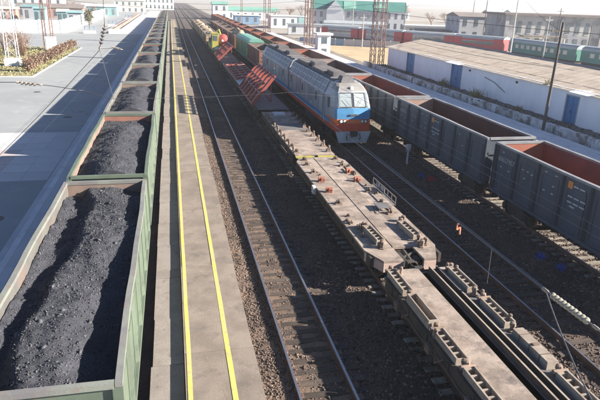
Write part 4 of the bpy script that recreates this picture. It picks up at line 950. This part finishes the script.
wire('overhead_wire', [(TC, -6, 6.25), (TC, 60, 6.22), (TC, 130, 6.25)], .007, 'upper contact wire crossing in front of the slate grey wagons', 'wire_pale')
wire('overhead_wire', [(TC - .12, -6, 6.10), (TC - .15, 60, 6.08), (TC - .1, 130, 6.1)], .006, 'lower contact wire crossing in front of the slate grey wagons', 'wire_pale')
m = MB(); m.path([(0, 0, 0), (-.035, 0, -.01), (-.035, 0, -.09), (.015, 0, -.055), (.02, 0, -.165)], .012, 6); tag(m.build('wire_clamp', 'orange_tag', None, (XI, 6.77, ZI - .01)), 'small orange zigzag clamp hanging on the overhead wire at right', 'clamp')
wire('dropper', [(XI, 5.9, ZI - .02), (XI, 5.88, ZI - .5)], .004, 'thin dropper hanging from the overhead wire near the orange clamp', 'wire_pale')
wire('span_wire', cat((-9, 20, 7.9), (-4.98, 20, 7.75), .05), .011, 'span wire at the left edge leading to the dark insulator string')
insul('insulator_string', (-4.9, 20, 7.74), (-4.3, 20, 7.67), .075, 4, 'dark insulator string on the span wire above the plaza', 'porcelain_dark')
wire('span_wire', cat((-4.2, 20, 7.66), (-2.1, 20, 7.2), -.06), .010, 'span wire between the dark insulator string and the coal wagons')
wire('span_wire', cat((-2.1, 20, 7.2), (4.2, 20, 7.40), .06), .005, 'pale span wire across the narrow platform', 'wire_pale')
wire('span_wire', cat((4.2, 20, 7.4), (8.62, 20, 7.2), .1), .005, 'span wire from the narrow platform to the flatcars', 'wire_pale')
wire('hanger_wire', [(-2.0, 20, 14), (-2.1, 20, 9.62)], .010, 'vertical wire above the leaning insulator string at upper left')
insul('insulator_string', (-2.1, 20, 9.55), (-2.3, 20, 8.9), .075, 5, 'dark leaning insulator string over the plaza shadow at upper left', 'porcelain_dark')
wire('hanger_wire', cat((-2.32, 20, 8.8), (-7.4, 20, 3.9), .12), .009, 'wire running down left from the leaning insulator string')
wire('hanger_wire', cat((-2.32, 20, 8.8), (-2.0, 20, 7.15), .0), .007, 'wire running straight down from the leaning insulator string')
wire('hanger_wire', cat((-2.32, 20, 8.85), (-1.85, 20, 8.88), .02), .007, 'short wire from the leaning insulator string to the pale insulator')
insul('insulator_string', (-1.84, 20, 8.88), (-1.68, 20, 8.84), .04, 3, 'small pale insulator beside the leaning insulator string')
for i, (yv, zz_) in enumerate(((87, 8.3), (125, 8.6), (192, 9.))):
    wire('span_wire', cat((-22.5, yv + 1, zz_ + 2), (31, yv, zz_ + 2), 1.6), .02, 'span wire over all the tracks at the %s masts' % ('warehouse', 'locomotive', 'far')[i])
for i, (a, b) in enumerate((((30.3, 41, 8.85), (56, 88, 13)), ((30.3, 41, 8.85), (60, 12, 9.5)), ((29.9, 41, 8.85), (8, 90, 12)), ((30.4, 41, 6.), (31, 87, 6.4)))):
    wire('power_line', cat(a, b, .5), .018, ('power line from the dark pole to the back right', 'power line from the dark pole out at right', 'power line from the dark pole to the back left', 'slack cable from the dark pole along the warehouse wall')[i])
for i, (x, y, h_) in enumerate(((56, 88, 13), (62, 150, 11), (86, 150, 15), (60, 190, 12), (104, 190, 14), (36, 152, 9), (73, 103, 9.5), (95, 130, 11), (120, 118, 12), (47, 140, 8.), (83, 103, 8.))):
    pole(x, y, -.5, h_, ('pale concrete pole rising from behind the warehouse ridge', 'thin pole near the grey and red train', 'tall dark pole left of the station hall', 'pole beside the green-roofed building',
        'far dark pole right of the green-roofed building', 'short pole on the dry field', 'pale pole in front of the green train', 'dark pole in front of the station hall', 'pole at the right part of the station hall', 'pale pole before the green-roofed building', 'slim pole before the station hall windows')[i], 'pole_concrete' if i in (0, 3, 6, 8, 9) else 'pole_dark', .14)

# ------------------------------------------------------------------ small things between the tracks
m = MB(); m.tube((0, 0, -.1), (0, 0, 1.1), .07, 8).box(-.14, .14, -.1, .1, 1.1, 1.45).tube((-.2, 0, 1.0), (.2, 0, 1.0), .03, 6); tag(m.build('marker_post', 'mast_grey', None, (15.95, 35.8, -.22)), 'short grey marker post beside the right train', 'post')
def rag(x, y, material, label, s_=.22):
    m = MB(); n_ = 12; vs_ = []
    for j in range(7):
        for k in range(n_):
            a = 2 * math.pi * k / n_; ph_ = math.pi * j / 6 * .5; r_ = s_ * math.cos(ph_) * (1 + .7 * noise.noise(Vector((math.cos(a) * 2.5 + x, math.sin(a) * 2, j * .7)))) + .01
            vs_.append((r_ * math.cos(a), r_ * math.sin(a) * .8, s_ * 1.0 * math.sin(ph_) * (1 + .5 * noise.noise(Vector((a, j, x))))))
    m.add(vs_, [(j * n_ + k, j * n_ + (k + 1) % n_, (j + 1) * n_ + (k + 1) % n_, (j + 1) * n_ + k) for j in range(6) for k in range(n_)] + [tuple(range(n_))[::-1]])
    tag(m.build('crumpled_bag', material, None, (x, y, -.2)), label, 'bag')
rag(15.77, 32.9, 'blue_rag', 'blue crumpled bag next to the red one between the tracks'); rag(16.07, 32.0, 'red_rag', 'red crumpled bag between the tracks')
rag(16.05, 20.3, 'blue_rag', 'dark blue crumpled bag at right, the farther of two', .25); rag(16.21, 19.1, 'blue_rag', 'dark blue crumpled bag at right, the nearer of two', .24)

# ------------------------------------------------------------------ left background: grass, shrubs, walls, buildings
gl = sheet('lawn', -60, -17.5, 78, 121, .24, 'grass_soil', 20, 20, .03, .4)
MB().box(-60, -17.35, 77.8, 78, 0, .33).box(-17.5, -17.35, 78, 121, 0, .33).build('kerb', 'plaza_slab', gl)
nb = 9000
P = np.stack([np.random.uniform(-46, -17.6, nb), np.random.uniform(78.2, 120.8, nb), np.full(nb, .24)], 1)
tag(scatter('grass', 'grass_blade', P, np.random.uniform(.10, .22, nb), 'blade', shade=(.6, 1.4), parent=gl), kind='stuff')
def shrub(name, x, y, z, rx, rz_, label, cat_, group=None, leaf='dry_leaf', nleaf=900, size=.16, twigs=26):
    t = thing(name, label, cat_, (x, y, z), 0, group)
    m = MB()
    for _ in range(twigs):
        a = random.uniform(0, 6.28); r_ = random.uniform(.2, .95); tip = Vector((rx * r_ * math.cos(a), rx * r_ * math.sin(a), rz_ * random.uniform(.6, 1.05)))
        mid = tip * .5 + Vector((random.uniform(-.1, .1), random.uniform(-.1, .1), .12)); m.tube((tip.x * .12, tip.y * .12, -.05), mid, .02, 4, .014); m.tube(mid, tip, .014, 4, .005)
        for _k in range(3): e = mid.lerp(tip, random.random()); m.tube(e, e + Vector((random.uniform(-.3, .3), random.uniform(-.3, .3), random.uniform(.05, .35))) * rx, .008, 3, .004)
    m.build('stems', 'twig', t)
    Q = np.random.normal(size=(nleaf, 3)); Q /= np.linalg.norm(Q, axis=1)[:, None]; Q *= (np.random.rand(nleaf, 1) ** .45); cl = np.random.normal(size=(14, 3)) * .45
    Q = .72 * Q + .35 * cl[np.random.randint(0, 14, nleaf)]
    Q *= (rx, rx, rz_ * .55); Q[:, 2] = np.abs(Q[:, 2] + rz_ * .52)
    o = scatter('foliage', leaf, Q, np.random.uniform(.5, 1.3, nleaf) * size, 'leaf', shade=(.5, 1.5), parent=t); tag(o, kind='stuff'); return t
random.seed(5); np.random.seed(5)
for i in range(9): shrub('hedge_shrub', -19.1 + random.uniform(-.2, .2), 83.5 + 4.8 * i, .25, 1.2, 1.9 - .05 * i, '%s clipped russet shrub of the row beside the plaza, counted from the near end' % (['first', 'second', 'third', 'fourth', 'fifth', 'sixth', 'seventh', 'eighth', 'ninth'][i]), 'shrub', 'russet shrubs along the plaza', nleaf=800)
for i, (x, y) in enumerate(((-26, 108), (-29, 112), (-24.5, 104.5), (-32.5, 104))): shrub('bare_bush', x, y, .25, 2.4, 4.2, ('bare brown bush behind the lattice tower', 'farther bare bush behind the lattice tower', 'bare brown bush just right of the lattice tower', 'bare bush at the left edge behind the tower')[i], 'bush', 'bare bushes on the lawn', nleaf=260, size=.14, twigs=70)
MB_c = MB().box(-.9, .9, -.5, .5, 0, 2.3).box(-.95, .95, -.55, .55, 2.3, 2.4); c = thing('cabinet', 'white equipment cabinet at the foot of the slim red masts', 'cabinet', (-21.9, 115.2, .25)); MB_c.build('case', 'house_white', c); MB().box(-.75, -.02, -.53, -.505, .2, 2.1).box(.02, .75, -.53, -.505, .2, 2.1).build('door', 'house_white', c)
# long white wall in panels
ww = thing('boundary_wall', 'long white concrete boundary wall beyond the plaza', 'wall')
pts = [(-75, 158), (-28.3, 164.6), (-31.5, 360)]
for (ax, ay), (bx, by) in zip(pts, pts[1:]):
    L_ = math.hypot(bx - ax, by - ay); n_ = int(L_ / 5); d = Vector((bx - ax, by - ay, 0)) / n_
    for j in range(n_):
        p0 = Vector((ax, ay, 0)) + d * j; MB().bar(p0 + d * .01 + Vector((0, 0, 1.7)), p0 + d * .985 + Vector((0, 0, 1.7)), .2, 3.4).build('wall_panel', 'house_white', ww)
        MB().box(p0.x - .2, p0.x + .2, p0.y - .2, p0.y + .2, 0, 3.6).build('wall_post', 'house_white', ww)
# platform end with ramp railing beyond the crossing
rp = thing('ramp_railing', 'brown railing and white kerb of the far plaza ramp', 'railing')
MB().box(-16.6, -13.6, 166.2, 169, .0, 1.3).build('end_wall', 'house_white', rp)
for x in (-16.2, -14.0): MB().box(x - .12, x + .12, 169, 330, .0, .9).build('kerb', 'brick_red' if x < -15 else 'house_white', rp)
for j in range(16): MB().box(-16.25, -16.15, 170 + 10 * j, 170.15 + 10 * j, .9, 1.5).build('post', 'brick_red', rp)
MB().box(-16.24, -16.16, 169, 330, 1.5, 1.6).build('handrail', 'brick_red', rp)
sheet('far_platform', -13.5, -7.38, 166, 420, .21, 'plaza_slab'); sheet('far_plaza', -28, -16.8, 166, 420, .2, 'asphalt')
for i, (x, y) in enumerate(((-21.4, 166), (-18.8, 203), (-17.5, 262))):
    t = thing('planter', '%s white planter with blue posts on the far plaza' % ('nearest', 'middle', 'farthest')[i], 'planter', (x, y, .2), 0, 'white planters')
    MB().box(-1.5, 1.5, -.7, .7, 0, .7).build('trough', 'house_white', t)
    for x_ in (-1.2, 0, 1.2): MB().box(x_ - .08, x_ + .08, -.08, .08, .7, 1.7).build('post', 'blue_roof', t)
    MB().box(-1.5, 1.5, -.3, .3, 1.7, 1.8).build('rail', 'blue_roof', t)
def conifer(x, y, z, h_, label):
    t = thing('conifer_tree', label, 'tree', (x, y, z)); MB().tube((0, 0, -.2), (0, 0, h_), .18, 7, .03).build('trunk', 'twig', t)
    n_ = 1600; f_ = np.random.rand(n_) ** .8; a = np.random.uniform(0, 6.28, n_); r_ = (1 - f_) * h_ * .30 * np.random.rand(n_) ** .4 + .05
    tag(scatter('crown', 'pine_leaf', np.stack([r_ * np.cos(a), r_ * np.sin(a), .12 * h_ + f_ * .9 * h_ + .1 * np.sin(a * 5)], 1), np.random.uniform(.2, .5, n_), 'leaf', parent=t, shade=(.5, 1.6)), kind='stuff')
mat('dull_leaf', (.10, .105, .06), (.15, .13, .08), 1.5, .9, .9, attr='shade', grain=.2); shrub('small_tree', -26.4, 205, .2, 1.9, 5.2, 'small dull green tree standing against the white boundary wall', 'tree', leaf='dull_leaf', nleaf=1100, size=.3)
def bare_tree(x, y, z, h_, label, seed, leaves=0):
    rnd = random.Random(seed); t = thing('bare_tree', label, 'tree', (x, y, z), 0, 'bare trees in the background'); tr, cr = MB(), MB()
    def grow(p, d, l, r_, lev):
        q = p + d * l; (tr if lev < 2 else cr).tube(p, q, r_, 5 if lev < 2 else 3, r_ * .65, cap=False)
        if lev >= 5: return
        for _ in range(3 if lev < 4 else 2):
            nd = (d + Vector((rnd.uniform(-.75, .75), rnd.uniform(-.75, .75), rnd.uniform(-.1, .45)))).normalized(); grow(q - d * l * rnd.uniform(0, .3), nd, l * rnd.uniform(.62, .82), r_ * .6, lev + 1)
    grow(Vector((0, 0, -.3)), Vector((0, 0, 1)), h_ * .28, h_ * .022, 0); tr.build('trunk', 'twig', t); cr.build('crown', 'twig', t); return t
for i, (x, y, h_) in enumerate(((52, 262, 11), (60, 268, 12), (47, 270, 9), (69, 280, 10), (112, 240, 10), (124, 250, 11), (137, 262, 10), (-36, 128, 9), (-44, 134, 10), (-58, 210, 10), (-30, 250, 9), (100, 262, 12), (150, 280, 11), (-47, 300, 10), (88, 300, 11), (72, 232, 9))):
    bare_tree(x, y, -.4, h_, 'bare brown tree behind %s' % ('the white and turquoise shop, left one', 'the white and turquoise shop, tallest one', 'the far white signal house', 'the green-roofed building', 'the pale sheds', 'the pale sheds, middle one', 'the pale sheds, right one', 'the lattice tower', 'the lattice tower, at the left edge', 'the market stalls', 'the small dull green tree', 'the grey train', 'the station hall', 'the red market building', 'the far houses', 'the front gable of the green-roofed building')[i], i)

WIN = MB().box(-.55, .55, -.04, .04, -.9, .9, 0).box(-.62, .62, -.05, .02, -.98, -.9, 1).mesh('window', ['glass', 'house_white'])
def house(name, x, y, z, w, d, h_, rh, wall, roof, label, rz=0, rows=1, nwin=0, wz=.5, gable=True, cat_='building', sidewin=0, overhang=.4):
    t = thing(name, label, cat_, (x, y, z), rz)
    MB().box(-w / 2, w / 2, -d / 2, d / 2, 0, h_).build('wall', wall, t)
    if rh > 0:
        if gable: MB().prism([(-d / 2 - overhang, h_ + .003), (0, h_ + rh), (d / 2 + overhang, h_ + .003)], 'x', -w / 2 - overhang, w / 2 + overhang).build('roof', roof, t)
        else: MB().box(-w / 2 - overhang, w / 2 + overhang, -d / 2 - overhang, d / 2 + overhang, h_ + .003, h_ + rh).build('roof', roof, t)
    for r_ in range(rows):
        zc = h_ * (r_ + .52) / rows
        for j in range(nwin): o = clone_part('window', WIN, t, (-w / 2 + w * (j + .5) / nwin, -d / 2 - .02, zc)); o.scale = (1, 1, h_ / rows / 3.2)
        for j in range(sidewin): o = clone_part('window', WIN, t, (-w / 2 - .02, -d / 2 + d * (j + .5) / sidewin, zc), -math.pi / 2); o.scale = (1, 1, h_ / rows / 3.2)
    return t
house('market_building', -49, 268, -.4, 26, 10, 4.5, 1.6, 'brick_red', 'roof_dark', 'red market building behind the white boundary wall', rows=1, nwin=6)
house('market_building', -33, 300, -.4, 16, 9, 4.8, 1.2, 'turquoise', 'house_white', 'turquoise market building behind the white wall', nwin=5)
house('market_building', -60, 300, -.4, 22, 10, 8, 1.6, 'house_white', 'turquoise', 'white building with turquoise roof at upper left', rows=2, nwin=6)
house('market_building', -24, 380, -.4, 18, 10, 7, 1.4, 'cream', 'house_white', 'cream building above the far plaza', rows=2, nwin=5)
house('market_building', -75, 230, -.4, 20, 10, 5, 1.6, 'cream', 'brick_red', 'cream low building at the upper left edge', nwin=5)
rk = random.Random(11)
for i in range(9):
    w_ = rk.choice(('turquoise', 'house_white', 'cream', 'brick_red', 'blue_roof', 'house_white', 'house_grey', 'cream', 'turquoise')); q_ = {'turquoise': 'turquoise', 'house_white': 'white', 'cream': 'cream', 'brick_red': 'reddish', 'blue_roof': 'blue', 'house_grey': 'grey'}[w_]
    house('kiosk', -78 + 5.6 * i, 222 + rk.uniform(-6, 14), -.4, rk.uniform(3.5, 6), 4, rk.uniform(3.6, 5.6), rk.uniform(.4, 1), w_, rk.choice(('house_white', 'roof_dark', 'turquoise', 'cream')), '%s kiosk behind the boundary wall, %s from the left' % (q_, 'first' if i == 0 else nth(i)), nwin=2, gable=rk.random() < .5)
t = thing('arched_hall', 'blue arched hall at the far end of the plaza', 'hall', (-30, 470, -.4)); MB().prism([(9 * math.cos(a), 5.5 * math.sin(a) + 1) for a in [math.pi * k / 12 for k in range(13)]], 'y', 0, 18).build('roof', 'blue_roof', t); MB().box(-9, 9, .2, 17, 0, 1).build('wall', 'house_white', t)
house('gate_building', -8, 470, -.4, 22, 8, 9, .6, 'house_white', 'house_white', 'white building closing the far end of the coal train', rows=2, nwin=7, gable=False)
# right background
t = house('station_building', 75.5, 233, -.45, 38, 14, 7.6, 3.6, 'house_grey', 'teal_roof', 'long building with teal green gabled roof in the background', rz=math.atan2(-9, 34), rows=2, nwin=14, sidewin=3)
MB().prism([(-3.4, 7.61), (0, 11.2), (3.4, 7.61)], 'y', -7.9, 0).build('front_gable', 'house_white', t, (-9.5, 0, 0)); MB().box(-12.9, -6.1, -7.6, -6.9, 0, 7.605).build('gable_bay', 'house_white', t)
MB().add([(6, -5.2, 8.6), (11, -5.2, 8.6), (11, -2.2, 10.06), (6, -2.2, 10.06)], [(0, 1, 2, 3)]).build('roof_patch', 'teal_light', t, (0, -.35, .1)); MB().add([(-6, -6.6, 7.92), (-1, -6.6, 7.92), (-1, -.4, 10.94), (-6, -.4, 10.94)], [(0, 1, 2, 3)]).build('roof_patch', 'teal_light', t, (0, -.35, .1))
MB().box(12.2, 19.04, -7.05, 7.05, .4, 7.5).build('end_bay', 'house_white', t)
t = house('station_hall', 127, 151, -.45, 68, 16, 8.8, .55, 'hall_wall', 'roof_dark', 'large station hall with tall windows behind the green train', rz=math.atan2(-6, 34), rows=1, nwin=0, gable=False, overhang=1.0)
TW = MB().box(-.55, .55, -.05, .05, -1.6, 1.6, 0).box(-.65, .65, -.07, .03, -1.72, -1.6, 1).mesh('window', ['glass', 'house_white'])
for j in range(22):
    if j in (8, 13, 17): continue
    clone_part('window', TW, t, (-30 + 2.8 * j, -8.03, 5.6)); clone_part('window', WIN, t, (-30 + 2.8 * j, -8.03, 1.9))
for x in (-33.8, -18, -6, 8, 22, 33.6): MB().box(x - .5, x + .5, -8.4, -8.002, 0, 8.7).build('pilaster', 'hall_wall', t)
MB().box(-30, -17.5, -11.5, -8.41, 3.2, 3.6).build('canopy', 'roof_dark', t)
for i, x in enumerate((-29.5, -24, -18)): MB().box(x - .15, x + .15, -11.3, -11, 0, 3.2).build('canopy_post', 'house_white', t)
house('station_annex', 99, 176, -.45, 18, 14, 7.6, 1.2, 'house_grey', 'roof_dark', 'grey-blue annex left of the station hall', rz=-.15, rows=2, nwin=5, sidewin=3)
house('shed', 66, 206, -.45, 22, 8, 3.4, .8, 'house_white', 'car_roof', 'long pale shed between the green-roofed building and the grey train', rz=-.3, nwin=6)
house('shed', 92, 196, -.45, 20, 9, 3.2, .5, 'cream', 'house_white', 'pale flat shed left of the station annex', rz=-.3, nwin=5, gable=False)
house('shed', 88, 182, -.45, 16, 6, 2.6, .5, 'brick_red', 'roof_dark', 'low red shed in front of the station annex', rz=-.35, nwin=4)
house('shop', 45.5, 232, -.45, 14, 8, 4.6, .3, 'house_white', 'house_white', 'white shop with turquoise panel left of the tall masts', nwin=4, gable=False)
MB().box(49.5, 52.3, 227.8, 227.94, 1.2, 4.0).build('door', 'turquoise', [o for o in bpy.data.objects if o.name == 'shop'][0]).location = (-45.5, -232, .45)
house('signal_house', 24.4, 300, -.45, 7.5, 9, 7.5, 1.4, 'house_white', 'teal_light', 'white two-storey signal house with green window beside the far tracks', nwin=2, rows=2)
house('long_shed', 40, 310, -.45, 30, 10, 4.5, 2.0, 'house_white', 'teal_light', 'white shed with pale green roof beyond the far tracks', nwin=8)
house('goods_shed', 33, 262, -.45, 11, 8, 3.6, .3, 'blue_roof', 'house_white', 'low blue and white goods shed by the far masts', nwin=3, gable=False)
house('goods_shed', 50, 190, -.45, 24, 4, 3.2, .3, 'house_white', 'car_roof', 'low white shed behind the dry field', rz=-.15, nwin=6, gable=False)
t = house('substation', 30.2, 115, -.45, 2.6, 2.4, 4.4, .4, 'house_white', 'house_white', 'small white equipment tower at the edge of the dry field', gable=False, nwin=1, rows=2)
rnd = random.Random(3)
for i in range(16):
    x = 95 + i * 17 + rnd.uniform(-5, 5); y = 330 + rnd.uniform(-50, 90); mat_ = rnd.choice(('house_white', 'cream', 'house_grey')); rf = rnd.choice(('roof_dark', 'brick_red', 'car_roof', 'teal_roof'))
    house('house', x, y, -.5, rnd.uniform(10, 18), 9, rnd.uniform(3.5, 7), 2.4, mat_, rf, '%s-walled far house with %s roof, %s of the far row from the left' % ({'house_white': 'white', 'cream': 'cream', 'house_grey': 'grey'}[mat_], {'roof_dark': 'dark', 'brick_red': 'red', 'car_roof': 'pale', 'teal_roof': 'green'}[rf], ('first',) [0] if i == 0 else nth(i)), rz=rnd.uniform(-.4, .4), nwin=4)
# blue boundary fence in front of the trains
fe = thing('blue_fence', 'blue metal panel fence at the back of the dry field', 'fence')
A, B = Vector((33, 150, -.45)), Vector((57, 139.5, -.45))
for j in range(11):
    a = A.lerp(B, j / 11); b = A.lerp(B, (j + 1) / 11); MB().bar(a.lerp(b, .02) + Vector((0, 0, .85)), a.lerp(b, .96) + Vector((0, 0, .85)), .06, 1.7).build('panel', 'blue_roof' if j < 5 else 'house_grey', fe); MB().box(a.x - .06, a.x + .06, a.y - .06, a.y + .06, 0 - .45, 1.4).build('post', 'mast_grey', fe)
# passenger cars
PW = MB().box(-.035, .035, -.55, .55, -.4, .4).mesh('window', 'glass'); PWL = MB().box(-.035, .035, -.55, .55, -.4, .4).mesh('window', 'cream')
def passenger(a, b, body, ends, roof, label, group, win=None, z=-.1):
    a, b = Vector((*a, z)), Vector((*b, z)); L_ = (b - a).length - .5; d = b - a; rz = math.atan2(-d.x, d.y); c = (a + b) / 2
    t = thing('passenger_car', label, 'railway carriage', c, rz, group)
    MB().box(-1.5, 1.5, -L_ / 2, L_ / 2, .95, 3.1).build('body', body, t)
    MB().prism([(-1.52, 3.1), (-1.35, 3.55), (-.8, 3.85), (0, 3.95), (.8, 3.85), (1.35, 3.55), (1.52, 3.1)], 'y', -L_ / 2, L_ / 2).build('roof', roof, t)
    if ends:
        for s_ in (-1, 1): MB().box(-1.53, 1.53, *sorted((s_ * (L_ / 2 + .03), s_ * (L_ / 2 - 2.4))), .9, 3.35).build('end_panel', ends, t)
    for j in range(9):
        for s_ in (-1, 1): clone_part('window', win or PW, t, (s_ * 1.505, -L_ / 2 + 3 + (L_ - 6) * j / 8, 2.3))
    MB().box(-1.3, 1.3, -L_ / 2 + .3, L_ / 2 - .3, .3, .95).build('underframe', 'underframe', t); return t
pp = [(44.5, 168.5), (52.4, 157), (60.6, 144.8), (69.8, 134.2), (76.3, 121.6)]
for i in range(4): passenger(pp[i + 1], pp[i], 'car_grey' if i < 3 else 'car_red', 'car_red', 'car_roof', ('grey carriage with red ends, farthest left', 'grey carriage with red ends, second from the left', 'grey carriage with red ends, behind the warehouse ridge', 'red carriage coupled before the green carriages')[i], 'grey and red carriages')
for i, (a, b) in enumerate((((79.0, 99.0), (77.2, 120.5)), ((81., 74), (79.1, 98.3)))): passenger(a, b, 'car_green', None, 'car_roof', ('dark green carriage next to the red carriage', 'dark green carriage at the right edge')[i], 'green carriages', PWL)
# hills at the horizon
for i, (y, hh, x0, x1) in enumerate(((1900, 38, -900, 2400), (2700, 66, -1800, 2500))):
    m = MB(); vs_ = []; nn = 90
    for j in range(nn + 1):
        x = x0 + (x1 - x0) * j / nn; hgt = hh * (.55 + .45 * noise.fractal(Vector((x * .0016, i * 5., 0)), 1, 2, 5)) * min(1, j / 12, (nn - j) / 6 + .3)
        vs_ += [(x, y, -2), (x, y + 260, max(2, hgt)), (x, y + 800, -2)]
    m.add(vs_, [(3 * j + c, 3 * j + 3 + c, 3 * j + 4 + c, 3 * j + 1 + c) for j in range(nn) for c in range(2)]); tag(m.build('hills', 'hill', smooth=True), kind='structure')
# haze: the bright autumn air
hm = bpy.data.materials.new('haze_air'); hm.use_nodes = True; ht = hm.node_tree; ht.nodes.remove(ht.nodes['Principled BSDF'])
pv = ht.nodes.new('ShaderNodeVolumePrincipled'); pv.inputs['Color'].default_value = (.93, .96, 1, 1); pv.inputs['Density'].default_value = .00042; pv.inputs['Anisotropy'].default_value = .2
ht.links.new(pv.outputs[0], ht.nodes['Material Output'].inputs['Volume']); MATS['haze_air'] = hm
tag(MB().box(-2600, 2600, -70, 4600, -4, 75).build('haze', 'haze_air'), kind='stuff')
print('objects', len(bpy.data.objects))
